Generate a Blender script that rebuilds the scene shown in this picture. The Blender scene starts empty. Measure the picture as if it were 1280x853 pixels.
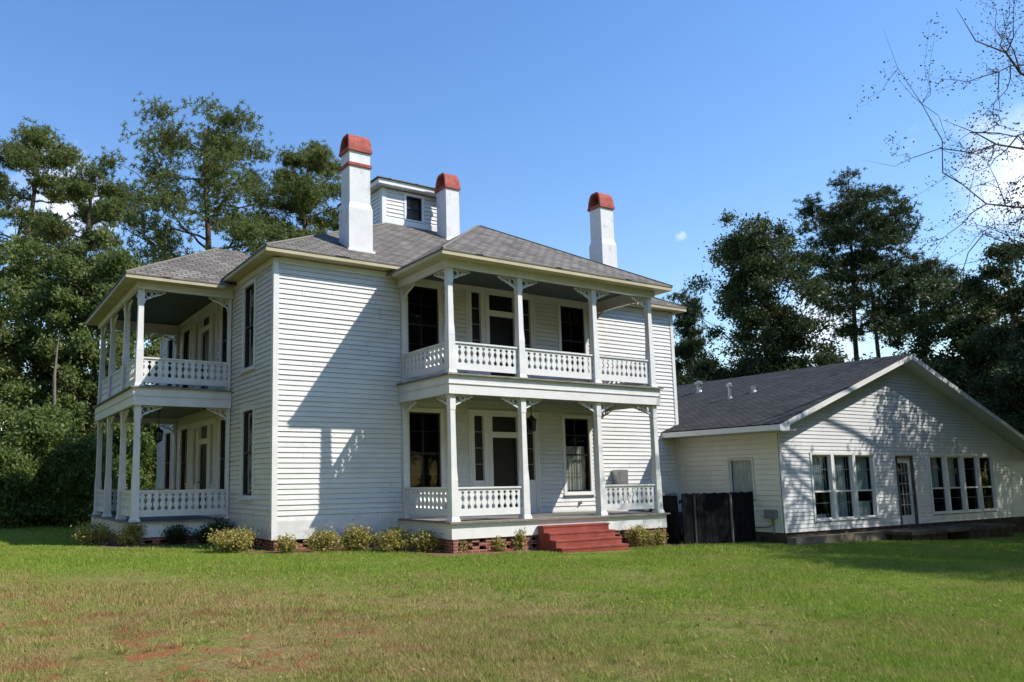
import bpy, math, random
import numpy as np
from mathutils import Vector, Matrix
R = math.radians
sc = bpy.context.scene
col = sc.collection
# ------------------------------------------------------------------ camera
F_PX, SX, SY = 962.1, -139.15, 55.1
YAW, PITCH, ROLL = R(30.1746), R(7.1415), R(-0.67366)
CAM = Vector((-6.614, -17.477, 1.699))
fwd = Vector((math.sin(YAW)*math.cos(PITCH), math.cos(YAW)*math.cos(PITCH), math.sin(PITCH)))
rt0 = Vector((math.cos(YAW), -math.sin(YAW), 0)); up0 = rt0.cross(fwd)
rt = rt0*math.cos(ROLL)+up0*math.sin(ROLL); upv = -rt0*math.sin(ROLL)+up0*math.cos(ROLL)
cd = bpy.data.cameras.new('camera'); cam = bpy.data.objects.new('camera', cd); col.objects.link(cam)
cam.matrix_world = Matrix(((rt.x, upv.x, -fwd.x, CAM.x), (rt.y, upv.y, -fwd.y, CAM.y), (rt.z, upv.z, -fwd.z, CAM.z), (0, 0, 0, 1)))
cd.sensor_width = 36; cd.lens = F_PX/1280*36; cd.shift_x = -SX/1280; cd.shift_y = SY/1280
cd.clip_end = 2000; cd.clip_start = .05
sc.camera = cam
def ray(px, py):
    return fwd+rt*((px-640-SX)/F_PX)-upv*((py-426.5-SY)/F_PX)
def at(px, py, D):
    return CAM+ray(px, py)*D
# ------------------------------------------------------------------ world, sun, exposure
SUN = Vector((1.0, -1.0, 1.467)).normalized()
w = bpy.data.worlds.new('World'); sc.world = w; w.use_nodes = True
nt = w.node_tree; nt.nodes.clear()
def N(nt, t, **k):
    n = nt.nodes.new(t)
    for a, b in k.items():
        if a == 'inp':
            for i, v in b.items(): n.inputs[i].default_value = v
        else: setattr(n, a, b)
    return n
def LK(nt, a, b): nt.links.new(a, b)
out = N(nt, 'ShaderNodeOutputWorld'); bg = N(nt, 'ShaderNodeBackground', inp={1: .15})
sky = N(nt, 'ShaderNodeTexSky', sky_type='NISHITA', sun_disc=False, sun_elevation=math.asin(SUN.z), sun_rotation=math.atan2(SUN.x, SUN.y), air_density=1.45, dust_density=.1, ozone_density=3.0, altitude=100)
tc = N(nt, 'ShaderNodeTexCoord')
hs = N(nt, 'ShaderNodeHueSaturation', inp={0: .512, 1: 1.24, 2: 1.0}); LK(nt, sky.outputs[0], hs.inputs[4])
def cloud(cx, cy, rad, seed, scale=6.0, lo=.45, hi=.62):
    d = ray(cx, cy).normalized()
    dp = N(nt, 'ShaderNodeVectorMath', operation='DISTANCE'); dp.inputs[1].default_value = d
    nm = N(nt, 'ShaderNodeVectorMath', operation='NORMALIZE'); LK(nt, tc.outputs['Generated'], nm.inputs[0]); LK(nt, nm.outputs[0], dp.inputs[0])
    m = N(nt, 'ShaderNodeMapRange', inp={1: rad, 2: 0.0, 3: -.45, 4: .4}); LK(nt, dp.outputs['Value'], m.inputs[0])
    nz = N(nt, 'ShaderNodeTexNoise', inp={'Scale': scale, 'Detail': 7.0, 'Roughness': .58}); 
    mp = N(nt, 'ShaderNodeMapping'); mp.inputs['Location'].default_value = (seed, seed*.7, 0); LK(nt, nm.outputs[0], mp.inputs[0]); LK(nt, mp.outputs[0], nz.inputs[0])
    ad = N(nt, 'ShaderNodeMath', operation='ADD'); LK(nt, m.outputs[0], ad.inputs[0]); LK(nt, nz.outputs[0], ad.inputs[1])
    r = N(nt, 'ShaderNodeMapRange', inp={1: lo, 2: hi, 3: 0.0, 4: 1.0}); LK(nt, ad.outputs[0], r.inputs[0])
    return r.outputs[0], nz.outputs[0]
cur = hs.outputs[0]
for args in ((1275, 215, .15, 3.1, 8.0, .42, .78), (75, 262, .13, 7.7, 9.0, .50, .85), (852, 296, .018, 4.3, 60.0, .66, 1.5), (1050, 410, .16, 5.2, 10.0, .5, .85)):
    m, nz = cloud(*args)
    mx = N(nt, 'ShaderNodeMix', data_type='RGBA')
    rr = N(nt, 'ShaderNodeMix', data_type='RGBA'); LK(nt, nz, rr.inputs[0]); rr.inputs[6].default_value = (4.2, 4.8, 6.4, 1); rr.inputs[7].default_value = (8.6, 8.6, 8.9, 1)
    sm = N(nt, 'ShaderNodeMath', operation='MULTIPLY', inp={1: .85}); LK(nt, m, sm.inputs[0])
    LK(nt, sm.outputs[0], mx.inputs[0]); LK(nt, cur, mx.inputs[6]); LK(nt, rr.outputs[2], mx.inputs[7]); cur = mx.outputs[2]
LK(nt, cur, bg.inputs[0]); LK(nt, bg.outputs[0], out.inputs[0])
sl = bpy.data.lights.new('sun', 'SUN'); sl.energy = 4.1; sl.angle = R(.53); sl.color = (1.0, .945, .86)
so = bpy.data.objects.new('sun', sl); col.objects.link(so); so.location = (20, -20, 40)
so.rotation_euler = (-SUN).to_track_quat('-Z', 'Y').to_euler()
sc.view_settings.view_transform = 'Standard'; sc.view_settings.look = 'None'; sc.view_settings.gamma = 1
sc.view_settings.use_curve_mapping = False; sc.view_settings.exposure = .47
sc.cycles.max_bounces = 6; sc.cycles.diffuse_bounces = 1; sc.cycles.transparent_max_bounces = 12
sc.cycles.use_adaptive_sampling = True
# ------------------------------------------------------------------ materials
def mat(name, c, rough=.6, spec=.4, var=None, vs=3.0, bump=0, bs=40.0, detail=4.0, metallic=0, stretch=None, spots=None, vlo=.35, vhi=.65):
    """var = second colour mixed by noise; spots = (colour, scale, lo, hi) shaped stains"""
    m = bpy.data.materials.new(name); m.use_nodes = True; t = m.node_tree; b = t.nodes['Principled BSDF']
    b.inputs['Roughness'].default_value = rough; b.inputs['Specular IOR Level'].default_value = spec; b.inputs['Metallic'].default_value = metallic
    c4 = (*c, 1); b.inputs['Base Color'].default_value = c4
    co = N(t, 'ShaderNodeTexCoord').outputs['Object']
    if stretch:
        mp = N(t, 'ShaderNodeMapping'); mp.inputs['Scale'].default_value = stretch; LK(t, co, mp.inputs[0]); co = mp.outputs[0]
    cur = None
    if var:
        n = N(t, 'ShaderNodeTexNoise', inp={'Scale': vs, 'Detail': detail, 'Roughness': .6}); LK(t, co, n.inputs[0])
        r = N(t, 'ShaderNodeMapRange', inp={1: vlo, 2: vhi}); LK(t, n.outputs[0], r.inputs[0])
        x = N(t, 'ShaderNodeMix', data_type='RGBA'); x.inputs[6].default_value = c4; x.inputs[7].default_value = (*var, 1)
        LK(t, r.outputs[0], x.inputs[0]); LK(t, x.outputs[2], b.inputs['Base Color']); cur = x.outputs[2]
    if spots:
        sc_, s_, lo, hi = spots
        n = N(t, 'ShaderNodeTexNoise', inp={'Scale': s_, 'Detail': 6.0, 'Roughness': .7}); LK(t, co, n.inputs[0])
        r = N(t, 'ShaderNodeMapRange', inp={1: lo, 2: hi}); LK(t, n.outputs[0], r.inputs[0])
        x = N(t, 'ShaderNodeMix', data_type='RGBA'); x.inputs[7].default_value = (*sc_, 1)
        if cur: LK(t, cur, x.inputs[6])
        else: x.inputs[6].default_value = c4
        LK(t, r.outputs[0], x.inputs[0]); LK(t, x.outputs[2], b.inputs['Base Color'])
    if bump:
        n = N(t, 'ShaderNodeTexNoise', inp={'Scale': bs, 'Detail': 5.0}); LK(t, co, n.inputs[0])
        bp = N(t, 'ShaderNodeBump', inp={'Strength': bump, 'Distance': .02}); LK(t, n.outputs[0], bp.inputs['Height']); LK(t, bp.outputs[0], b.inputs['Normal'])
    return m
M = {}
M['white'] = mat('white_house_paint', (.80, .79, .755), .55, .3, (.73, .725, .70), 1.1, .12, 60, spots=((.56, .55, .50), 2.3, .62, .8))
M['clap'] = mat('white_clapboard_paint', (.80, .79, .755), .6, .25, (.70, .695, .67), .9, .15, 30, stretch=(1, 1, 4), spots=((.50, .49, .43), 3.5, .58, .82))
def splash(m, z0=.35, h=.9, colr=(.30, .27, .20)):
    t = m.node_tree; b = t.nodes['Principled BSDF']; src = b.inputs['Base Color'].links[0].from_socket
    P_ = N(t, 'ShaderNodeNewGeometry').outputs['Position']; sp = N(t, 'ShaderNodeSeparateXYZ'); LK(t, P_, sp.inputs[0])
    r = N(t, 'ShaderNodeMapRange', inp={1: z0+h, 2: z0, 3: 0, 4: .55}); LK(t, sp.outputs[2], r.inputs[0])
    n = N(t, 'ShaderNodeTexNoise', inp={'Scale': 3.5, 'Detail': 6.0, 'Roughness': .7}); LK(t, P_, n.inputs[0])
    q = N(t, 'ShaderNodeMapRange', inp={1: .42, 2: .72}); LK(t, n.outputs[0], q.inputs[0])
    mu = N(t, 'ShaderNodeMath', operation='MULTIPLY'); LK(t, r.outputs[0], mu.inputs[0]); LK(t, q.outputs[0], mu.inputs[1])
    x = N(t, 'ShaderNodeMix', data_type='RGBA'); LK(t, mu.outputs[0], x.inputs[0]); LK(t, src, x.inputs[6]); x.inputs[7].default_value = (*colr, 1); LK(t, x.outputs[2], b.inputs['Base Color'])
splash(M['clap']); splash(M['white'])
M['vinyl'] = mat('white_vinyl_siding', (.74, .75, .76), .45, .35, (.66, .67, .68), 1.0, .05, 30, spots=((.45, .47, .43), 2.0, .62, .85))
M['cream'] = mat('cream_side_siding', (.82, .80, .70), .5, .3, (.76, .74, .63), 1.2, .05, 30)
M['soffit'] = mat('yellowed_cream_soffit_paint', (.56, .50, .33), .6, .25, (.47, .41, .26), 1.6, .1, 20)
M['trim'] = mat('white_trim_paint', (.82, .81, .78), .45, .35, (.74, .735, .71), 2.5, .08, 50, spots=((.5, .5, .46), 5, .66, .82))
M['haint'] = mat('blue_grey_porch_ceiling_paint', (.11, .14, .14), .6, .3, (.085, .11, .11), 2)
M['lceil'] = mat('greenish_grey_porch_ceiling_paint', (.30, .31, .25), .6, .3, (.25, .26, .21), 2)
M['deck'] = mat('weathered_grey_deck_boards', (.30, .28, .25), .8, .2, (.20, .185, .165), 3, .3, 30, stretch=(1, 6, 1))
M['black'] = mat('black_painted_sash', (.012, .012, .013), .4, .4)
M['screen'] = mat('dark_window_screen', (.014, .014, .015), .55, .25, (.022, .022, .022), 2)
M['door'] = mat('black_screen_door', (.008, .008, .009), .35, .45)
M['muntin'] = mat('grey_muntin_behind_screen', (.16, .155, .15), .6, .2)
M['wmuntin'] = mat('pale_sidelight_muntin', (.34, .34, .33), .6, .3)
M['curtain'] = mat('sheer_cream_curtain', (.74, .66, .58), .9, .05, (.52, .45, .40), 7, stretch=(6, 6, .4))
M['blind'] = mat('pale_green_white_blind', (.62, .66, .63), .85, .1, (.36, .40, .39), 1.6, stretch=(5, 5, .7))
M['redcap'] = mat('red_painted_chimney_cap', (.46, .14, .105), .85, .15, (.33, .085, .065), 5, .5, 25, spots=((.12, .04, .03), 7, .6, .72))
M['redstep'] = mat('red_painted_steps', (.25, .055, .04), .75, .25, (.33, .085, .06), 3, .25, 30, spots=((.14, .035, .03), 4, .6, .75))
M['stucco'] = mat('white_painted_chimney_masonry', (.80, .79, .77), .8, .15, (.74, .73, .71), 3, .3, 25, spots=((.50, .48, .44), 2.6, .56, .74))
M['metal'] = mat('galvanised_metal', (.45, .46, .46), .4, .5, (.3, .3, .3), 4, metallic=.7)
M['dmetal'] = mat('grey_painted_metal', (.22, .23, .23), .5, .4)
M['fence'] = mat('black_stained_fence_boards', (.009, .009, .010), .9, .08, (.016, .016, .018), 4, .2, 30)
M['post'] = mat('dark_grey_fence_post', (.045, .045, .045), .7, .3)
M['lpost'] = mat('pale_fence_post', (.16, .15, .14), .7, .3)
M['conc'] = mat('stained_tan_concrete', (.17, .145, .11), .9, .1, (.08, .065, .05), 2.5, .4, 25)
M['ledge'] = mat('worn_tan_concrete_ledge', (.30, .26, .20), .9, .1, (.16, .13, .10), 2.5, .4, 25)
M['mulch'] = mat('brown_mulch_and_clay', (.16, .085, .05), .95, .05, (.24, .15, .10), 8, .8, 60)
M['lantern'] = mat('dark_iron_lantern', (.02, .018, .015), .5, .4)
M['flower'] = mat('red_pink_blossom', (.55, .05, .12), .7, .2)
M['petal'] = mat('ivory_blossom', (.8, .75, .65), .7, .2)
M['base'] = mat('dark_stained_block_foundation', (.11, .085, .065), .95, .05, (.06, .045, .035), 2.5, .4, 25)
M['dark'] = mat('black_for_unlit_voids', (.01, .009, .008), 1, 0)  # near-black colour standing in for the shade inside unlit voids
def glass(name, tint=(.02, .025, .03), refl=1.0):
    m = bpy.data.materials.new(name); m.use_nodes = True; t = m.node_tree; t.nodes.clear()
    o = N(t, 'ShaderNodeOutputMaterial'); fr = N(t, 'ShaderNodeFresnel', inp={0: 1.5}); g = N(t, 'ShaderNodeBsdfGlossy', inp={0: (1, 1, 1, 1), 1: .03})
    T = N(t, 'ShaderNodeBsdfTransparent', inp={0: (*tint, 1)}); x = N(t, 'ShaderNodeMixShader')
    nz = N(t, 'ShaderNodeTexNoise', inp={'Scale': 1.8, 'Detail': 2.0}); bp = N(t, 'ShaderNodeBump', inp={'Strength': .12, 'Distance': .05})
    LK(t, N(t, 'ShaderNodeTexCoord').outputs['Object'], nz.inputs[0]); LK(t, nz.outputs[0], bp.inputs['Height']); LK(t, bp.outputs[0], g.inputs['Normal'])
    mu = N(t, 'ShaderNodeMath', operation='MULTIPLY_ADD', inp={1: refl, 2: .0}); LK(t, fr.outputs[0], mu.inputs[0])
    LK(t, mu.outputs[0], x.inputs[0]); LK(t, T.outputs[0], x.inputs[1]); LK(t, g.outputs[0], x.inputs[2]); LK(t, x.outputs[0], o.inputs[0])
    return m
M['glass'] = glass('window_glass', (.68, .76, .78), .32)
M['sglass'] = glass('screened_window_glass', (.42, .42, .43), .42)
def shingle(name, c1, c2, cm, sx=.30, sy=.14, streak=.0):
    m = bpy.data.materials.new(name); m.use_nodes = True; t = m.node_tree; b = t.nodes['Principled BSDF']
    b.inputs['Roughness'].default_value = .9; b.inputs['Specular IOR Level'].default_value = .15
    uv = N(t, 'ShaderNodeTexCoord').outputs['UV']
    nz0 = N(t, 'ShaderNodeTexNoise', inp={'Scale': 1.3, 'Detail': 3.0}); LK(t, uv, nz0.inputs[0])
    ws = N(t, 'ShaderNodeVectorMath', operation='SCALE', inp={'Scale': .05}); LK(t, nz0.outputs['Color'], ws.inputs[0])
    wa = N(t, 'ShaderNodeVectorMath', operation='ADD'); LK(t, uv, wa.inputs[0]); LK(t, ws.outputs[0], wa.inputs[1])
    br = N(t, 'ShaderNodeTexBrick', offset=.5, inp={'Color1': (*c1, 1), 'Color2': (*c2, 1), 'Mortar': (*cm, 1), 'Scale': 1.0, 'Mortar Size': .016, 'Mortar Smooth': .2, 'Brick Width': sx, 'Row Height': sy})
    LK(t, wa.outputs[0], br.inputs[0])
    nz = N(t, 'ShaderNodeTexNoise', inp={'Scale': 9.0, 'Detail': 5.0, 'Roughness': .7}); LK(t, uv, nz.inputs[0])
    n2 = N(t, 'ShaderNodeTexNoise', inp={'Scale': .7, 'Detail': 4.0}); LK(t, uv, n2.inputs[0])
    r = N(t, 'ShaderNodeMapRange', inp={1: .3, 2: .7, 3: .72, 4: 1.25}); LK(t, nz.outputs[0], r.inputs[0])
    r2 = N(t, 'ShaderNodeMapRange', inp={1: .35, 2: .65, 3: .85, 4: 1.12}); LK(t, n2.outputs[0], r2.inputs[0])
    mm = N(t, 'ShaderNodeMath', operation='MULTIPLY'); LK(t, r.outputs[0], mm.inputs[0]); LK(t, r2.outputs[0], mm.inputs[1])
    v = N(t, 'ShaderNodeVectorMath', operation='SCALE'); LK(t, br.outputs[0], v.inputs[0]); LK(t, mm.outputs[0], v.inputs['Scale'])
    n3 = N(t, 'ShaderNodeTexNoise', inp={'Scale': 2.6, 'Detail': 8.0, 'Roughness': .8}); LK(t, uv, n3.inputs[0])
    r3 = N(t, 'ShaderNodeMapRange', inp={1: .60, 2: .70, 3: 0, 4: .55}); LK(t, n3.outputs[0], r3.inputs[0])
    xd = N(t, 'ShaderNodeMix', data_type='RGBA'); LK(t, r3.outputs[0], xd.inputs[0]); LK(t, v.outputs[0], xd.inputs[6]); xd.inputs[7].default_value = (.15, .09, .05, 1); v = xd
    LK(t, v.outputs[2], b.inputs['Base Color'])
    # stepped courses
    sp = N(t, 'ShaderNodeSeparateXYZ'); LK(t, wa.outputs[0], sp.inputs[0])
    dv = N(t, 'ShaderNodeMath', operation='DIVIDE', inp={1: sy}); LK(t, sp.outputs[1], dv.inputs[0])
    fr = N(t, 'ShaderNodeMath', operation='FRACT'); LK(t, dv.outputs[0], fr.inputs[0])
    iv = N(t, 'ShaderNodeMath', operation='MULTIPLY_ADD', inp={1: -1.0, 2: 1.0}); LK(t, fr.outputs[0], iv.inputs[0])
    ad = N(t, 'ShaderNodeMath', operation='MULTIPLY_ADD', inp={1: .35}); LK(t, nz.outputs[0], ad.inputs[0]); LK(t, iv.outputs[0], ad.inputs[2])
    bp = N(t, 'ShaderNodeBump', inp={'Strength': .8, 'Distance': .02}); LK(t, ad.outputs[0], bp.inputs['Height']); LK(t, bp.outputs[0], b.inputs['Normal'])
    return m
M['shingle'] = shingle('weathered_grey_asphalt_shingles', (.235, .21, .175), (.135, .12, .105), (.04, .035, .03), .32, .19)
M['dshingle'] = shingle('dark_charcoal_shingles', (.050, .050, .048), (.085, .084, .080), (.018, .018, .017), .28, .13)
def brickmat():
    m = bpy.data.materials.new('red_foundation_brick'); m.use_nodes = True; t = m.node_tree; b = t.nodes['Principled BSDF']
    b.inputs['Roughness'].default_value = .9; b.inputs['Specular IOR Level'].default_value = .15
    co = N(t, 'ShaderNodeTexCoord').outputs['Object']; sp = N(t, 'ShaderNodeSeparateXYZ'); LK(t, co, sp.inputs[0])
    a = N(t, 'ShaderNodeMath', operation='ADD'); LK(t, sp.outputs[0], a.inputs[0]); LK(t, sp.outputs[1], a.inputs[1])
    cb = N(t, 'ShaderNodeCombineXYZ'); LK(t, a.outputs[0], cb.inputs[0]); LK(t, sp.outputs[2], cb.inputs[1])
    br = N(t, 'ShaderNodeTexBrick', inp={'Color1': (.30, .085, .05, 1), 'Color2': (.21, .06, .04, 1), 'Mortar': (.36, .30, .25, 1), 'Scale': 1.0, 'Mortar Size': .008, 'Brick Width': .2, 'Row Height': .07})
    LK(t, cb.outputs[0], br.inputs[0]); LK(t, br.outputs[0], b.inputs['Base Color'])
    bp = N(t, 'ShaderNodeBump', inp={'Strength': .5, 'Distance': .01}, invert=True); LK(t, br.outputs['Fac'], bp.inputs['Height']); LK(t, bp.outputs[0], b.inputs['Normal'])
    return m
M['brick'] = brickmat()
def leafmat(name, c1, c2, c3=None, trans=.35, rough=.5, ns=.9):
    m = bpy.data.materials.new(name); m.use_nodes = True; t = m.node_tree; b = t.nodes['Principled BSDF']
    b.inputs['Roughness'].default_value = rough; b.inputs['Specular IOR Level'].default_value = .3
    co = N(t, 'ShaderNodeTexCoord').outputs['Object']
    n = N(t, 'ShaderNodeTexNoise', inp={'Scale': ns, 'Detail': 2.0}); LK(t, co, n.inputs[0])
    r = N(t, 'ShaderNodeMapRange', inp={1: .35, 2: .65}); LK(t, n.outputs[0], r.inputs[0])
    x = N(t, 'ShaderNodeMix', data_type='RGBA'); x.inputs[6].default_value = (*c1, 1); x.inputs[7].default_value = (*c2, 1); LK(t, r.outputs[0], x.inputs[0])
    cur = x.outputs[2]
    if c3:
        n = N(t, 'ShaderNodeTexNoise', inp={'Scale': 9.0, 'Detail': 1.0}); LK(t, co, n.inputs[0])
        r = N(t, 'ShaderNodeMapRange', inp={1: .58, 2: .66}); LK(t, n.outputs[0], r.inputs[0])
        x = N(t, 'ShaderNodeMix', data_type='RGBA'); LK(t, cur, x.inputs[6]); x.inputs[7].default_value = (*c3, 1); LK(t, r.outputs[0], x.inputs[0]); cur = x.outputs[2]
    LK(t, cur, b.inputs['Base Color'])
    tr = N(t, 'ShaderNodeBsdfTranslucent'); LK(t, cur, tr.inputs[0]); mx = N(t, 'ShaderNodeMixShader', inp={0: trans})
    o = t.nodes['Material Output']; LK(t, b.outputs[0], mx.inputs[1]); LK(t, tr.outputs[0], mx.inputs[2]); LK(t, mx.outputs[0], o.inputs[0])
    return m
M['pine'] = leafmat('pine_needles', (.115, .16, .042), (.165, .20, .055), (.23, .19, .07), .4)
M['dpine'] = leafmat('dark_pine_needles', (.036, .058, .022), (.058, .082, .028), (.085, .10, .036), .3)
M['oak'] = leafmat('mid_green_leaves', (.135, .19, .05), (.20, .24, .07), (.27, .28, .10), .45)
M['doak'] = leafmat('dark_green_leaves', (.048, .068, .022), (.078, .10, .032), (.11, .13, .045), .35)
M['under'] = leafmat('bright_understory_leaves', (.12, .18, .04), (.17, .23, .06), (.25, .27, .10), .45)
M['azalea'] = leafmat('yellow_green_shrub_leaves', (.46, .39, .10), (.26, .26, .06), (.62, .48, .26), .35, ns=5)
M['dshrub'] = leafmat('dark_shrub_leaves', (.03, .05, .015), (.05, .07, .02), None, .25, ns=5)
M['bark'] = mat('grey_brown_bark', (.13, .10, .08), .95, .05, (.07, .055, .045), 6, .8, 12, stretch=(1, 1, .3))
M['pbark'] = mat('pale_dead_trunk_bark', (.24, .21, .17), .95, .05, (.14, .12, .10), 6, .6, 12, stretch=(1, 1, .3))
M['rbark'] = mat('reddish_pine_bark', (.17, .115, .085), .95, .05, (.085, .06, .045), 5, .8, 12, stretch=(1, 1, .35))

def lawn_nodes(t, b, blade=False):
    geo = N(t, 'ShaderNodeNewGeometry').outputs['Position']
    def noise(s, d=4, r=.6, off=0):
        mp = N(t, 'ShaderNodeMapping'); mp.inputs['Location'].default_value = (off, off*1.7, 0); mp.inputs['Scale'].default_value = (1, 1, 0); LK(t, geo, mp.inputs[0])
        n = N(t, 'ShaderNodeTexNoise', inp={'Scale': s, 'Detail': d, 'Roughness': r}); LK(t, mp.outputs[0], n.inputs[0]); return n.outputs[0]
    def mr(v, a, b_, c=0, d=1):
        n = N(t, 'ShaderNodeMapRange', inp={1: a, 2: b_, 3: c, 4: d}); LK(t, v, n.inputs[0]); return n.outputs[0]
    def ma(op, a, b_=None):
        n = N(t, 'ShaderNodeMath', operation=op)
        for i, v in enumerate((a, b_)):
            if v is None: continue
            if isinstance(v, (int, float)): n.inputs[i].default_value = v
            else: LK(t, v, n.inputs[i])
        return n.outputs[0]
    def mix(f, a, c):
        n = N(t, 'ShaderNodeMix', data_type='RGBA'); LK(t, f, n.inputs[0])
        for i, v in ((6, a), (7, c)):
            if isinstance(v, tuple): n.inputs[i].default_value = (*v, 1)
            else: LK(t, v, n.inputs[i])
        return n.outputs[2]
    sp = N(t, 'ShaderNodeSeparateXYZ'); LK(t, geo, sp.inputs[0]); X, Y = sp.outputs[0], sp.outputs[1]
    # dry patch strongest towards the front left of the lawn, lush strip along the house
    s = ma('ADD', ma('MULTIPLY', X, .50), ma('MULTIPLY', Y, .86)); uu = ma('SUBTRACT', ma('MULTIPLY', X, .86), ma('MULTIPLY', Y, .50))
    dry = ma('MULTIPLY', mr(s, -3.4, -8.0, 0.05, .88), mr(uu, 7.4, 3.4, .26, 1))
    dry = ma('ADD', dry, ma('MULTIPLY', ma('SUBTRACT', noise(.33, 3), .5), 1.9))
    dry = ma('ADD', dry, ma('MULTIPLY', ma('SUBTRACT', noise(1.7, 4, .65, 3), .5), 2.2))
    dryf = mr(dry, .05, 1.05)
    g = mix(mr(noise(.8, 3, .6, 9), .35, .65), (.21, .35, .035), (.30, .40, .055))
    g = mix(mr(noise(7, 3, .6, 4), .42, .7), g, (.42, .46, .09))
    d = mix(mr(noise(5, 4, .7, 2), .35, .65), (.44, .39, .14), (.54, .41, .18))
    d = mix(mr(noise(2.2, 4, .6, 12), .5, .7), d, (.27, .30, .07))
    c = mix(dryf, g, d)
    clay = ma('MULTIPLY', mr(noise(1.9, 7, .75, 21), .52, .59), ma('MULTIPLY', mr(ma('ADD', s, ma('MULTIPLY', uu, .45)), -5.5, -8.0), mr(uu, 4.6, 2.4)))
    if blade:
        c = mix(ma('MULTIPLY', clay, .75), c, (.43, .22, .11))
        c = mix(mr(noise(30, 2, .5, 8), .45, .7, 0, .55), c, mix(dryf, (.09, .15, .02), (.20, .15, .07)))
    else:
        c = mix(.5 if False else mr(noise(14, 5, .7, 7), .3, .7), c, mix(dryf, (.07, .10, .025), (.20, .13, .065)))
        c = mix(clay, c, (.43, .17, .08))
    LK(t, c, b.inputs['Base Color'])
    return noise
def grassmat(name, blade):
    m = bpy.data.materials.new(name); m.use_nodes = True; t = m.node_tree; b = t.nodes['Principled BSDF']
    b.inputs['Roughness'].default_value = .65 if blade else .95; b.inputs['Specular IOR Level'].default_value = .25 if blade else .05
    noise = lawn_nodes(t, b, blade)
    if not blade:
        bp = N(t, 'ShaderNodeBump', inp={'Strength': 1.0, 'Distance': .06}); LK(t, noise(22, 6, .7, 5), bp.inputs['Height']); LK(t, bp.outputs[0], b.inputs['Normal'])
    else:
        tr = N(t, 'ShaderNodeBsdfTranslucent'); mx = N(t, 'ShaderNodeMixShader', inp={0: .3}); LK(t, b.inputs['Base Color'].links[0].from_socket, tr.inputs[0])
        o = t.nodes['Material Output']; LK(t, b.outputs[0], mx.inputs[1]); LK(t, tr.outputs[0], mx.inputs[2]); LK(t, mx.outputs[0], o.inputs[0])
    return m
M['lawn'] = grassmat('patchy_lawn_soil_and_thatch', False)
M['blade'] = grassmat('patchy_lawn_grass_blades', True)
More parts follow.
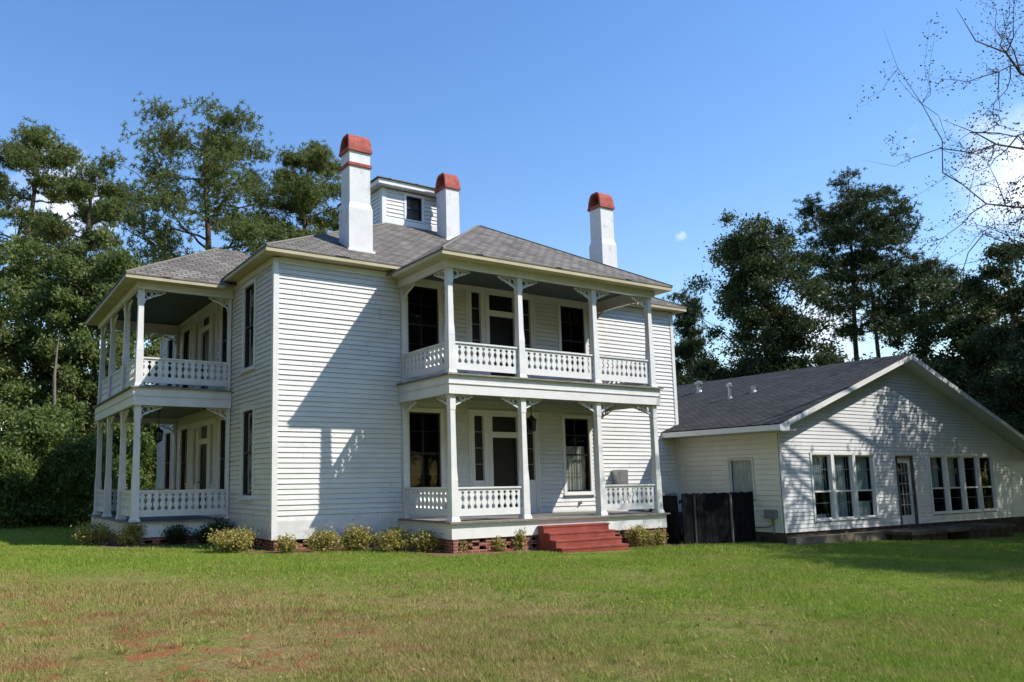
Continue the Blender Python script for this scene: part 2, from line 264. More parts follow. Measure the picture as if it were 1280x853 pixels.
# ------------------------------------------------------------------ mesh helpers
def tag(o, label=None, cat=None, group=None, kind=None):
    if label: o['label'] = label
    if cat: o['category'] = cat
    if group: o['group'] = group
    if kind: o['kind'] = kind
    return o
def thing(name, loc, label, cat, group=None):
    o = bpy.data.objects.new(name, None); o.location = loc; o.empty_display_size = .3; col.objects.link(o)
    return tag(o, label, cat, group)
class MB:
    def __init__(s): s.v = []; s.f = []; s.uv = []; s.has_uv = False
    def face(s, pts, uv=None):
        b = len(s.v); s.v += [tuple(p) for p in pts]; s.f.append(tuple(range(b, b+len(pts))))
        if uv: s.has_uv = True
        s.uv.append(uv or [(0, 0)]*len(pts))
    def hexa(s, p):      # 8 points: bottom 4 ccw, top 4 ccw
        b = len(s.v); s.v += [tuple(q) for q in p]
        for f in ((0, 3, 2, 1), (4, 5, 6, 7), (0, 1, 5, 4), (1, 2, 6, 5), (2, 3, 7, 6), (3, 0, 4, 7)):
            s.f.append(tuple(b+i for i in f)); s.uv.append([(0, 0)]*4)
    def box(s, x0, y0, z0, x1, y1, z1):
        s.hexa([(x0, y0, z0), (x1, y0, z0), (x1, y1, z0), (x0, y1, z0), (x0, y0, z1), (x1, y0, z1), (x1, y1, z1), (x0, y1, z1)])
    def fbox(s, F, u0, u1, d0, d1, z0, z1):
        P = [F(u0, d0, z0), F(u1, d0, z0), F(u1, d1, z0), F(u0, d1, z0), F(u0, d0, z1), F(u1, d0, z1), F(u1, d1, z1), F(u0, d1, z1)]
        s.hexa(P)
    def frustum(s, cx, cy, z0, z1, a0, a1, b0=None, b1=None):
        b0 = a0 if b0 is None else b0; b1 = a1 if b1 is None else b1
        s.hexa([(cx-a0, cy-b0, z0), (cx+a0, cy-b0, z0), (cx+a0, cy+b0, z0), (cx-a0, cy+b0, z0), (cx-a1, cy-b1, z1), (cx+a1, cy-b1, z1), (cx+a1, cy+b1, z1), (cx-a1, cy+b1, z1)])
    def tube(s, pts, rad, n=7, cap=True):
        pts = [Vector(p) for p in pts]; b = len(s.v); up = Vector((0, 0, 1))
        prev = None
        for i, p in enumerate(pts):
            d = (pts[min(i+1, len(pts)-1)]-pts[max(i-1, 0)]).normalized()
            a = d.cross(up) if abs(d.z) < .95 else d.cross(Vector((1, 0, 0)))
            a.normalize()
            if prev is not None and a.dot(prev) < 0: a = -a
            prev = a; c = d.cross(a); r = rad[i] if hasattr(rad, '__len__') else rad
            for k in range(n):
                t = 2*math.pi*k/n; s.v.append(tuple(p+a*math.cos(t)*r+c*math.sin(t)*r))
        for i in range(len(pts)-1):
            for k in range(n):
                k2 = (k+1) % n; s.f.append((b+i*n+k, b+i*n+k2, b+(i+1)*n+k2, b+(i+1)*n+k)); s.uv.append([(0, 0)]*4)
        if cap:
            for base in (b, b+(len(pts)-1)*n): s.f.append(tuple(base+k for k in range(n))); s.uv.append([(0, 0)]*n)
    def lathe(s, c, prof, n=14):
        s_ = s; b = len(s.v)
        for r, z in prof:
            for k in range(n):
                t = 2*math.pi*k/n; s.v.append((c[0]+r*math.cos(t), c[1]+r*math.sin(t), c[2]+z))
        for i in range(len(prof)-1):
            for k in range(n):
                k2 = (k+1) % n; s.f.append((b+i*n+k, b+i*n+k2, b+(i+1)*n+k2, b+(i+1)*n+k)); s.uv.append([(0, 0)]*4)
    def build(s, name, m, parent=None, smooth=False):
        me = bpy.data.meshes.new(name)
        v = s.v
        if parent is not None:
            L = Vector(parent.location)
            q = parent
            while q.parent is not None: q = q.parent; L = L+Vector(q.location)
            v = [(a-L.x, b_-L.y, c-L.z) for a, b_, c in v]
        me.from_pydata(v, [], s.f)
        if s.has_uv:
            ul = me.uv_layers.new(name='UVMap'); flat = [c for f in s.uv for p in f for c in p]; ul.data.foreach_set('uv', flat)
        me.materials.append(m); me.update()
        if smooth: me.polygons.foreach_set('use_smooth', [True]*len(me.polygons))
        o = bpy.data.objects.new(name, me); col.objects.link(o)
        if parent is not None: o.parent = parent
        return o
def frame(ox, oy, ux, uy, nx, ny):
    return lambda u, d, z: (ox+ux*u+nx*d, oy+uy*u+ny*d, z)
def claps(mb, F, u0, u1, z0, z1, holes=(), exp=.125, proud=.024, rng=None, clip=None, jit=.003, gap=.0065):
    rng = rng or random.Random(1)
    n = max(1, round((z1-z0)/exp)); e = (z1-z0)/n
    for i in range(n):
        a, b = z0+i*e, z0+(i+1)*e; pr = proud+rng.uniform(-jit, jit)
        cuts = sorted({a, b}|{z for h in holes for z in h[2:4] if a+.002 < z < b-.002})
        for za, zb in zip(cuts[:-1], cuts[1:]):
            zm = (za+zb)/2; lo, hi = u0, u1
            segs = [(lo, hi)]
            for h in holes:
                if h[2] <= zm <= h[3]:
                    ns = []
                    for p, q in segs:
                        if h[1] <= p or h[0] >= q: ns.append((p, q))
                        else:
                            if h[0] > p: ns.append((p, h[0]))
                            if h[1] < q: ns.append((h[1], q))
                    segs = ns
            da = .002+(pr-.002)*(b-za)/e; db = .002+(pr-.002)*(b-zb)/e
            if not clip and jit > .002:
                ns = []
                for p, q in segs:      # butt joints
                    u_ = p+rng.uniform(.6, 3.6)
                    if q-p > 1.2 and u_ < q-.4: ns += [(p, u_), (u_+.006, q)]
                    else: ns.append((p, q))
                segs = ns
            for p, q in segs:
                pa, qa, pb, qb = p, q, p, q
                if clip:
                    (ca, cb), (cc, cdd) = clip(za), clip(zb)
                    pa, qa, pb, qb = max(p, ca), min(q, cb), max(p, cc), min(q, cdd)
                    if qa <= pa: continue
                    if qb <= pb: pb = qb = (pb+qb)/2
                first, last = abs(za-a) < 1e-6, abs(zb-b) < 1e-6
                zt_ = zb-(gap if last else 0)
                mb.face([F(pa, da, za), F(qa, da, za), F(qb, db, zt_), F(pb, db, zt_)])
                if last and zb < z1-.01: mb.face([F(pb, -.02, zb), F(qb, -.02, zb), F(qb, -.02, zt_), F(pb, -.02, zt_)]); mb.face([F(pb, -.02, zt_), F(qb, -.02, zt_), F(qb, db, zt_), F(pb, db, zt_)])
                if first: mb.face([F(pa, -.02, za), F(qa, -.02, za), F(qa, da, za), F(pa, da, za)])
def window(par, F, u0, u1, z0, z1, style='dark', clear=False, cw=.11, sill=True, cap=False, muntin=2, curtain=None, name='window', rail=.5):
    m = MB(); p = .035
    m.fbox(F, u0-cw, u0, -.10, p, z0-cw*.6, z1+cw); m.fbox(F, u1, u1+cw, -.10, p, z0-cw*.6, z1+cw)
    m.fbox(F, u0, u1, -.10, p+.004, z1, z1+cw); m.fbox(F, u0, u1, -.10, p+.004, z0-cw*.6, z0)
    if cap: m.fbox(F, u0-cw-.03, u1+cw+.03, 0, p+.03, z1+cw, z1+cw+.035)
    wi = m.build(name, M['trim'], par)
    if sill:
        s = MB(); s.fbox(F, u0-cw-.02, u1+cw+.02, 0, p+.045, z0-cw*.6-.04, z0-cw*.6); s.build('sill', M['trim'], wi)
    s = MB(); t = .045; zm = z0+(z1-z0)*rail; a, b = -.06, -.015
    s.fbox(F, u0, u0+t, a, b, z0, z1); s.fbox(F, u1-t, u1, a, b, z0, z1); s.fbox(F, u0+t, u1-t, a, b, z0, z0+t); s.fbox(F, u0+t, u1-t, a, b, z1-t, z1)
    s.fbox(F, u0+t, u1-t, a, b-.004, zm-t*.55, zm+t*.55)
    s.build('sash', M['black'] if style != 'white' else M['trim'], wi)
    if muntin:
        k = MB()
        for i in range(1, muntin):
            uc = u0+(u1-u0)*i/muntin; k.fbox(F, uc-.012, uc+.012, -.088, -.075, z0+t, z1-t)
        for zc in (z0+(z1-z0)*.25, z0+(z1-z0)*.77): k.fbox(F, u0+t, u1-t, -.0885, -.0745, zc-.01, zc+.01)
        k.build('muntin', M['muntin'] if style != 'white' else M['wmuntin'], wi)
    g = MB(); g.face([F(u0+.01, -.0705, z0+.01), F(u1-.01, -.0705, z0+.01), F(u1-.01, -.0705, z1-.01), F(u0+.01, -.0705, z1-.01)])
    g.build('pane', M['glass'] if style == 'white' or clear else M['sglass'], wi)
    d = MB()
    if curtain:   # list of (z0,z1,u0,u1 fractions) : gathered cloth behind the glass
        for (ca, cb, fu0, fu1, mk) in curtain:
            c = MB(); ua, ub = u0+(u1-u0)*fu0, u0+(u1-u0)*fu1; n = max(8, int((ub-ua)/.02))
            za, zb = z0+(z1-z0)*ca, z0+(z1-z0)*cb
            for i in range(n):
                x0_, x1_ = ua+(ub-ua)*i/n, ua+(ub-ua)*(i+1)/n
                w0 = -.17+.015*math.sin(i*1.1); w1 = -.17+.015*math.sin((i+1)*1.1)
                c.face([F(x0_, w0, za), F(x1_, w1, za), F(x1_, w1, zb), F(x0_, w0, zb)])
            c.build('curtain', M[mk], wi)
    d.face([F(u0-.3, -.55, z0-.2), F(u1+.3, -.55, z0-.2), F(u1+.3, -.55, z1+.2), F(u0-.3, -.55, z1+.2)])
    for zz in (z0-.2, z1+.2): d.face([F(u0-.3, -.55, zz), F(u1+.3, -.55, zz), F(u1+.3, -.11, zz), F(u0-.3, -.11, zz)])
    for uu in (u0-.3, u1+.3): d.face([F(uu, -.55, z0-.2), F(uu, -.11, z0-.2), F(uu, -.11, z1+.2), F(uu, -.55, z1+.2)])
    d.build('unlit_room_black', M['dark'], wi)  # near-black box behind the pane, painted as the room's lack of light
    return wi
def doorway(par, F, c, zf, ztop):
    """door with transom and two sidelights; c centre, zf floor, ztop top of glass"""
    hw, sl0, sl1, ow = .45, .75, 1.07, 1.25; zd = zf+2.15; p = .035
    m = MB()
    for s in (-1, 1):
        def B(a, b, z0, z1, dd=p): m.fbox(F, c+s*a, c+s*b, -.12, dd, z0, z1)
        B(hw, sl0, zf, ztop, p); B(sl1, ow, zf, ztop, p); B(sl0, sl1, zf, zf+.95, .012); 
        for a in (hw+.10, sl1+.07): m.fbox(F, c+s*a, c+s*(a+.05), p, p+.018, zf+.02, ztop)
    m.fbox(F, c-ow, c+ow, -.12, p+.004, ztop, ztop+.13); m.fbox(F, c-hw, c+hw, -.12, p+.006, zd, zd+.16)
    m.fbox(F, c-ow-.03, c+ow+.03, 0, p+.03, ztop+.13, ztop+.17)
    o = m.build('door_surround', M['trim'], par)
    for s in (-1, 1):
        g = MB(); g.fbox(F, c+s*sl0, c+s*sl1, -.06, -.05, zf+.95, ztop); sd = g.build('sidelight', M['door'], o)
        k = MB()
        for i in (1, 2, 3):
            zz = zf+.95+(ztop-zf-.95)*i/4; k.fbox(F, c+s*(sl0+.01), c+s*(sl1-.01), -.048, -.035, zz-.01, zz+.01)
        k.build('muntin', M['wmuntin'], o)
    g = MB(); g.fbox(F, c-hw, c+hw, -.06, -.05, zd+.16, ztop); g.build('transom_pane', M['door'], o)
    d = MB(); d.fbox(F, c-hw+.005, c+hw-.005, -.07, -.055, zf+.005, zd)
    d.fbox(F, c-hw+.005, c-hw+.09, -.055, -.03, zf+.01, zd); d.fbox(F, c+hw-.09, c+hw-.005, -.055, -.03, zf+.01, zd)
    d.fbox(F, c-hw+.09, c+hw-.09, -.055, -.03, zf+.01, zf+.22); d.fbox(F, c-hw+.09, c+hw-.09, -.055, -.03, zd-.09, zd); d.fbox(F, c-hw+.09, c+hw-.09, -.055, -.032, zf+.95, zf+1.05)
    dr = d.build('door', M['door'], par)
    h = MB(); h.tube([F(c+hw-.05, -.03, zf+1.0), F(c+hw-.05, .02, zf+1.0)], .02, 8); h.tube([F(c+hw-.05, .02, zf+1.0), F(c+hw-.05, .04, zf+1.0)], .03, 8); h.build('door_knob', M['dmetal'], dr)
def hip(mb, x0, x1, y0, y1, ze, sf, ss, ridge=None, th=.0):
    """roof skins with uv in metres; sf slope for y faces, ss slope for x faces; optional flat top at z=ridge"""
    W, D = x1-x0, y1-y0
    H = min(W/2*ss, D/2*sf)
    if ridge: H = min(H, ridge-ze)
    ix, iy = H/ss, H/sf; z = ze+H
    a, b, c, d = (x0, y0, ze), (x1, y0, ze), (x1, y1, ze), (x0, y1, ze)
    A, B, C_, D_ = (x0+ix, y0+iy, z), (x1-ix, y0+iy, z), (x1-ix, y1-iy, z), (x0+ix, y1-iy, z)
    lf, ls = math.hypot(1, sf), math.hypot(1, ss)
    mb.face([a, b, B, A], [(x0, 0), (x1, 0), (x1-ix, iy*lf), (x0+ix, iy*lf)])
    mb.face([b, c, C_, B], [(y0, 0), (y1, 0), (y1-iy, ix*ls), (y0+iy, ix*ls)])
    mb.face([c, d, D_, C_], [(x1, 0), (x0, 0), (x0+ix, iy*lf), (x1-ix, iy*lf)])
    mb.face([d, a, A, D_], [(y1, 0), (y0, 0), (y0+iy, ix*ls), (y1-iy, ix*ls)])
    if W/2*ss > H+.01 and D/2*sf > H+.01: mb.face([A, B, C_, D_], [(A[0], A[1]), (B[0], B[1]), (C_[0], C_[1]), (D_[0], D_[1])])
    # shingle drip edge
    for p, q in ((a, b), (b, c), (c, d), (d, a)):
        mb.face([p, q, (q[0], q[1], ze-.035), (p[0], p[1], ze-.035)], [(0, .01), (1, .01), (1, .03), (0, .03)])
    return H

# ------------------------------------------------------------------ ground
def gz(x, y):
    return .10-.0215*min(max(x, -7.0), 30.0)
def np_gz(x): return .10-.0215*np.clip(x, -7, 30)
g = MB()
xs = [-900, -300, -100, -40, -20]+[-12+i*1.0 for i in range(44)]+[34, 45, 100, 300, 900]
ys = [-300, -100, -40, -26]+[-20+i*1.5 for i in range(30)]+[28, 40, 60, 100, 300, 900]
b0 = 0
V = [(x, y, gz(x, y)+(.02*math.sin(x*1.3+y*.7)+.015*math.sin(x*.6-y*1.9) if -15 < x < 30 and y < -3.9 and y > -26 else 0)) for y in ys for x in xs]
nx = len(xs)
g.v = V; g.f = [(j*nx+i, j*nx+i+1, (j+1)*nx+i+1, (j+1)*nx+i) for j in range(len(ys)-1) for i in range(nx-1)]; g.uv = [[(0, 0)]*4 for _ in g.f]
tag(g.build('ground', M['lawn'], smooth=True), 'patchy lawn ground, green by the house and dry with red clay at the front left', 'ground', kind='structure')
# planting strip of mulch along the foundations
m = MB()
def strip(x0, y0, x1, y1):
    n = 12
    for i in range(n):
        xa, xb = x0+(x1-x0)*i/n, x0+(x1-x0)*(i+1)/n
        m.face([(xa, y0, gz(xa, 0)+.012), (xb, y0, gz(xb, 0)+.012), (xb, y1, gz(xb, 0)+.012), (xa, y1, gz(xa, 0)+.012)])
strip(-.75, -.6, 3.2, .2); strip(2.7, -2.95, 3.6, -.6); strip(3.6, -2.95, 6.0, -2.3); strip(8.3, -2.95, 11.2, -2.3); strip(-3.4, 2.4, -.0, 3.3); strip(-.75, .2, .0, 2.4); strip(-3.4, 3.3, -2.6, 9.8)
tag(m.build('planting_bed', M['mulch']), 'narrow brown bed of mulch and clay along the house foundations', 'planting bed', kind='structure')

# ------------------------------------------------------------------ MAIN HOUSE
W, DP, Z1, Z2 = 14.15, 11.9, .75, 4.25
B, P = 3.47, 2.41
XR = B+.3+6.87
house = thing('house', (7, 6, 0), 'large two storey white clapboard house with double front porches and three red capped chimneys', 'house')
FF = frame(0, 0, 1, 0, 0, -1); FL = frame(0, 0, 0, 1, -1, 0); FR = frame(W, 0, 0, 1, 1, 0); FB = frame(0, DP, 1, 0, 0, 1)
rng = random.Random(5)
ZT = 7.22
winF = [(3.78, 4.77, 1.34, 3.53), (9.2, 10.17, 1.34, 3.53), (3.78, 4.77, 4.86, 6.98), (9.2, 10.17, 4.86, 6.98)]
doorF = [(6.95, Z1, 3.5), (6.95, Z2, 7.03)]
winL = [(1.40, 2.22, 1.39, 3.58), (1.40, 2.22, 4.72, 6.93), (3.52, 4.25, 1.3, 3.5), (3.52, 4.25, 4.75, 6.83), (7.7, 8.6, 1.3, 3.5), (7.7, 8.6, 4.75, 6.83), (9.95, 10.75, 1.39, 3.5), (9.95, 10.75, 4.8, 6.9)]
doorL = [(5.9, Z1, 3.45), (5.9, Z2, 6.85)]
cw = .11
def hol(ws, ds): return [(a-.05, b+.05, c-.05, d+.05) for a, b, c, d in ws]+[(c-1.2, c+1.2, zf-.02, zt+.1) for c, zf, zt in ds]
mb = MB(); claps(mb, FF, 0, W, .80, ZT, hol(winF, doorF), rng=rng)
mb.fbox(FF, 0, W, -.03, .028, .36, .80)
mb.build('front_wall', M['clap'], house)
mb = MB(); claps(mb, FL, 0, DP, .80, ZT, hol(winL, doorL), rng=rng); mb.fbox(FL, .0, DP, -.03, .028, .36, .80)
mb.build('side_wall', M['clap'], house)
mb = MB(); claps(mb, FR, 0, DP, .36, ZT, rng=rng); claps(mb, FB, 0, W, .36, ZT, rng=rng)
mb.build('rear_wall', M['clap'], house)
for (x, y) in ((0, 0), (W, 0), (0, DP), (W, DP)):
    mb = MB()
    sx, sy = (1 if x == 0 else -1), (1 if y == 0 else -1)
    ox, oy = x-sx*.036, y-sy*.036
    mb.box(min(ox, ox+sx*.03), min(oy, oy+sy*.14), .36, max(ox, ox+sx*.03), max(oy, oy+sy*.14), ZT)
    mb.box(min(ox+sx*.03, ox+sx*.14), min(oy, oy+sy*.03), .36, max(ox+sx*.03, ox+sx*.14), max(oy, oy+sy*.03), ZT)
    mb.build('corner_board', M['trim'], house)
mb = MB(); mb.fbox(FF, .11, W-.11, .0, .034, ZT-.13, ZT+.02); mb.fbox(FL, .11, DP-.11, .0, .034, ZT-.13, ZT+.02); mb.build('frieze_board', M['trim'], house)
for i, (a, b, c, d) in enumerate(winF):
    cur = [(0.02, .62, .03, .97, 'curtain')] if i == 1 else ([(.02, .35, .1, .9, 'curtain')] if i == 3 else None)
    window(house, FF, a, b, c, d, curtain=cur, clear=(i == 1))
for (a, b, c, d) in winL: window(house, FL, a, b, c, d)
for c, zf, zt in doorF: doorway(house, FF, c, zf, zt)
for c, zf, zt in doorL: doorway(house, FL, c, zf, zt)
# roof
rf = MB(); OV = .37; ZE = 7.39
hip(rf, -OV, W+OV, -OV, DP+OV, ZE, .60, .50)
roof = rf.build('roof', M['shingle'], house)
sf_ = MB()
def soff(m_, x0, x1, y0, y1, ze, dz=.13):
    m_.box(x0+.015, y0+.015, ze-dz, x1-.015, y1-.015, ze-.036)
soff(sf_, -OV, W+OV, -OV, DP+OV, ZE)
sf_.build('soffit', M['soffit'], house)
# rusty hip caps
def capline(mb_, p, q, r=.035):
    mb_.tube([p, q], r, 5)
PE = 7.16; PO = .36
rf = MB(); fx0, fx1, fy0 = B-PO, XR+PO, -P-PO
hip(rf, fx0, fx1, fy0, 5.2, PE, .60, .60)
rf.build('porch_roof', M['shingle'], house)
LX, LY0, LY1 = -2.64, 3.17, 9.35
rf = MB(); hip(rf, LX-PO, 4.6, LY0-PO, LY1+PO, PE, .60, .60, ridge=9.62)
rf.build('porch_roof', M['shingle'], house)
sf_ = MB(); zz0, zz1 = PE-.13, PE-.036
sf_.box(fx0+.015, fy0+.015, zz0, fx1-.015, -P-.001, zz1); sf_.box(fx0+.015, -P-.001, zz0, B-.001, -OV+.012, zz1); sf_.box(XR+.001, -P-.001, zz0, fx1-.015, -OV+.012, zz1); sf_.build('soffit', M['soffit'], house)
sf_ = MB()
sf_.box(LX-PO+.015, LY0-PO+.015, zz0, -OV+.012, LY0-.001, zz1); sf_.box(LX-PO+.015, LY1+.001, zz0, -OV+.012, LY1+PO-.015, zz1); sf_.box(LX-PO+.015, LY0-.001, zz0, LX-.001, LY1+.001, zz1); sf_.build('soffit', M['soffit'], house)
caps = MB()
capline(caps, (-OV, -OV, ZE), (5.86, 4.8, 10.5)); capline(caps, (fx0, fy0, PE), (fx0+3.9, fy0+3.9, PE+2.34)); capline(caps, (fx1, fy0, PE), (fx1-3.9, fy0+3.9, PE+2.34))
capline(caps, (LX-PO, LY0-PO, PE), (LX-PO+3.45, LY0-PO+3.45, PE+2.07)); capline(caps, (W+OV, -OV, ZE), (W+OV-6.2, -OV+5.17, ZE+3.1))
caps.build('hip_cap', M['shingle'], roof)
# cupola dormer
dm = thing
dx0, dx1, dy0, dy1, dz0, dz1 = 5.8, 8.5, 5.0, 7.6, 10.3, 11.85
FD = frame(0, dy0, 1, 0, 0, -1); FD2 = frame(dx0, 0, 0, 1, -1, 0)
mb = MB(); claps(mb, FD, dx0, dx1, dz0, dz1, [(6.72, 7.44, 10.8, 11.75)], exp=.14, rng=rng); claps(mb, FD2, dy0, dy1, dz0, dz1, exp=.14, rng=rng)
claps(mb, frame(dx1, 0, 0, 1, 1, 0), dy0, dy1, dz0, dz1, exp=.14, rng=rng); claps(mb, frame(0, dy1, 1, 0, 0, 1), dx0, dx1, dz0, dz1, exp=.14, rng=rng)
dormer = mb.build('dormer', M['clap'], house)
t_ = MB(); t_.fbox(FD, dx0-.02, dx0+.14, -.02, .03, dz0, dz1); t_.fbox(FD, dx1-.14, dx1+.02, -.02, .03, dz0, dz1); t_.fbox(FD, dx0+.14, dx1-.14, -.02, .028, dz0, 10.78); t_.fbox(FD2, dy0+.02, dy0+.14, -.02, .02, dz0, dz1)
t_.build('dormer_trim', M['trim'], dormer)
wd = window(house, FD, 6.76, 7.40, 10.86, 11.72, cw=.09, sill=False, muntin=0, curtain=[(.0, 1, 0.02, .98, 'blind')])
t_ = MB(); oe = .28
t_.box(dx0-oe, dy0-oe, dz1+.03, dx1+oe, dy1+oe, dz1+.20); t_.build('dormer_eave', M['trim'], dormer)
rf = MB(); hip(rf, dx0-oe-.06, dx1+oe+.06, dy0-oe-.06, dy1+oe+.06, dz1+.235, .16, .16); rf.build('dormer_roof', M['shingle'], dormer)
# chimneys
def chimney(x0, x1, y0, y1, zb, zs, zt, cap, band, lab):
    mb = MB(); cx, cy = (x0+x1)/2, (y0+y1)/2; a, b = (x1-x0)/2, (y1-y0)/2
    g_ = .045 if zs else 0
    if zs:
        mb.box(x0, y0, zb, x1, y1, zs); mb.frustum(cx, cy, zs, zs+.18, a, a-g_, b, b-g_)
        mb.box(x0+g_, y0+g_, zs+.18, x1-g_, y1-g_, zt)
    else: mb.box(x0, y0, zb, x1, y1, zt)
    ch = mb.build('chimney', M['stucco'], house); tag(ch, lab)
    cp = MB(); A, Bb = a-g_+.05, b-g_+.05; n = 8
    cp.box(cx-A, cy-Bb, zt, cx+A, cy+Bb, zt+.09)
    # arched barrel hood, open at the ends, running along x
    H = cap-.09; yo = Bb-.02; prof = []
    half = [(-1, 0), (-.97, .2), (-.90, .5), (-.76, .78), (-.58, .94), (-.40, 1.0)]
    for fy_, fz_ in half+[(-q_[0], q_[1]) for q_ in half[::-1]]: prof.append((yo*fy_, zt+.09+H*fz_))
    n = len(prof)-1
    th = .06
    for i in range(n):
        (ya, za), (yb, zb_) = prof[i], prof[i+1]
        ia, iza, ib, izb = ya*.78, zt+.09+(za-zt-.09)*.86, yb*.78, zt+.09+(zb_-zt-.09)*.86
        hx = lambda z_: (A-.01)*(1-.11*max(0, (z_-zt-.09)/H)**1.3)
        def X4(a_, b_, c_, d_): cp.face([a_, b_, c_, d_])
        cp.face([(cx-hx(za), cy+ya, za), (cx+hx(za), cy+ya, za), (cx+hx(zb_), cy+yb, zb_), (cx-hx(zb_), cy+yb, zb_)])
        cp.face([(cx-hx(za), cy+ia, iza), (cx+hx(za), cy+ia, iza), (cx+hx(zb_), cy+ib, izb), (cx-hx(zb_), cy+ib, izb)])
        for sg in (-1, 1): cp.face([(cx+sg*hx(za), cy+ya, za), (cx+sg*hx(zb_), cy+yb, zb_), (cx+sg*hx(zb_), cy+ib, izb), (cx+sg*hx(za), cy+ia, iza)])
    cp.build('chimney_cap', M['redcap'], ch)
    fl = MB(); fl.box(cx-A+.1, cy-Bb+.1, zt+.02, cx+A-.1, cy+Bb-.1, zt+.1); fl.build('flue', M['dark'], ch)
    if band:
        bd = MB(); bd.box(cx-a+g_-.04, cy-b+g_-.04, zt-.42, cx+a-g_+.04, cy+b-g_+.04, zt-.34); bd.build('chimney_band', M['redcap'], ch)
    fs = MB(); fs.box(x0-.05, y0-.05, zb, x1+.05, y1+.05, ZE+.6*(y0+OV)+.03); fs.build('flashing', M['trim'], ch)
chimney(2.25, 2.97, .42, 1.04, 7.4, 9.05, 10.68, .52, True, 'tallest white chimney with a red band, nearest the corner')
chimney(7.72, 8.27, 3.9, 4.5, 9.2, None, 11.82, .60, False, 'slim white chimney beside the roof dormer')
chimney(11.56, 12.22, .45, 1.05, 7.4, 9.45, 10.70, .56, False, 'white chimney towards the right end of the roof')

# ---- porches
post_mb_cache = {}
def post(x, y, z0, z1):
    mb = MB()
    mb.frustum(x, y, z0, z0+.05, .125, .12); mb.frustum(x, y, z0+.05, z0+.10, .118, .098); mb.frustum(x, y, z0+.10, z0+.95, .098, .090)
    mb.frustum(x, y, z0+.95, z0+1.25, .093, .077); mb.frustum(x, y, z0+1.25, z1-.40, .077, .068); mb.frustum(x, y, z1-.40, z1-.36, .068, .078); mb.frustum(x, y, z1-.36, z1, .078, .078)
    mb.build('post', M['trim'], house)
def railing(F, u0, u1, zf, d=0):
    """sawn flat balusters between top rail and base board. F(u,d,z), d centre line"""
    h = .78; mb = MB(); th = .02
    n = max(3, round((u1-u0)/.18)); s = (u1-u0)/n
    prof = [(.12, 0), (.285, 0), (.29, .036), (.33, .056), (.365, .042), (.40, .013), (.45, .011), (.49, .034), (.54, .054), (.58, .036), (.615, .010), (.635, .010), (.645, .036), (.69, .048), (.71, 0), (.76, 0)]
    # prof gives half-width of the hole, hole centred between balusters
    for i in range(n):
        a, b = u0+i*s, u0+(i+1)*s
        for (za, ha), (zb, hb) in zip(prof[:-1], prof[1:]):
            p = [(a+ha, za), (b-ha, za), (b-hb, zb), (a+hb, zb)]
            for dd in (d-th, d+th): mb.face([F(u, dd, zf+z) for u, z in p])
            if ha > 0 or hb > 0:
                mb.face([F(a+ha, d-th, zf+za), F(a+ha, d+th, zf+za), F(a+hb, d+th, zf+zb), F(a+hb, d-th, zf+zb)])
                mb.face([F(b-ha, d-th, zf+za), F(b-ha, d+th, zf+za), F(b-hb, d+th, zf+zb), F(b-hb, d-th, zf+zb)])
    mb.face([F(u0, d-th, zf+.12), F(u1, d-th, zf+.12), F(u1, d+th, zf+.12), F(u0, d+th, zf+.12)])
    r = mb.build('railing', M['trim'], house)
    t = MB(); t.fbox(F, u0, u1, d-.05, d+.05, zf+.76, zf+.80); t.fbox(F, u0, u1, d-.032, d+.032, zf+.735, zf+.76); t.build('handrail', M['trim'], r)
def bracket(F, u, sgn, zt, d=0, m=None):
    """scroll fretwork in the corner of post and beam: u post face, sgn direction along the beam"""
    mb = MB(); th = .018
    def pts_(c, r, a0, a1, n): return [(c[0]+r*math.cos(a0+(a1-a0)*i/n), c[1]+r*math.sin(a0+(a1-a0)*i/n)) for i in range(n+1)]
    def ribbon(path, w):
        w = [q_*.72 for q_ in (w if hasattr(w, '__len__') else [w]*len(path))]
        L, Rr = [], []
        for i, p in enumerate(path):
            q0, q1 = path[max(i-1, 0)], path[min(i+1, len(path)-1)]
            dx, dz = q1[0]-q0[0], q1[1]-q0[1]; l = math.hypot(dx, dz) or 1
            L.append((p[0]-dz/l*w[i]/2, p[1]+dx/l*w[i]/2)); Rr.append((p[0]+dz/l*w[i]/2, p[1]-dx/l*w[i]/2))
        G = lambda p, dd: F(u+sgn*p[0], d+dd, zt-p[1])
        for i in range(len(path)-1):
            for dd in (-th, th): mb.face([G(L[i], dd), G(L[i+1], dd), G(Rr[i+1], dd), G(Rr[i], dd)])
            mb.face([G(L[i], -th), G(L[i+1], -th), G(L[i+1], th), G(L[i], th)]); mb.face([G(Rr[i], -th), G(Rr[i+1], -th), G(Rr[i+1], th), G(Rr[i], th)])
    ribbon([(0, .012), (.56, .012)], .024); ribbon([(.012, 0), (.012, .36)], .024)
    ribbon(pts_((.115, .105), .075, 0, 2*math.pi, 14), .026)
    ribbon(pts_((.265, .075), .052, 0, 2*math.pi, 12), .022)
    ribbon(pts_((.37, .055), .036, 0, 2*math.pi, 10), .018)
    ribbon([(.01, .36), (.035, .31), (.03, .26), (.07, .235), (.13, .21), (.20, .185), (.235, .145), (.31, .14), (.35, .105), (.42, .10), (.47, .06), (.54, .045), (.56, .015)], [.02, .035, .05, .05, .05, .045, .05, .045, .045, .04, .035, .03, .02])
    mb.build('bracket', M['trim'], house)
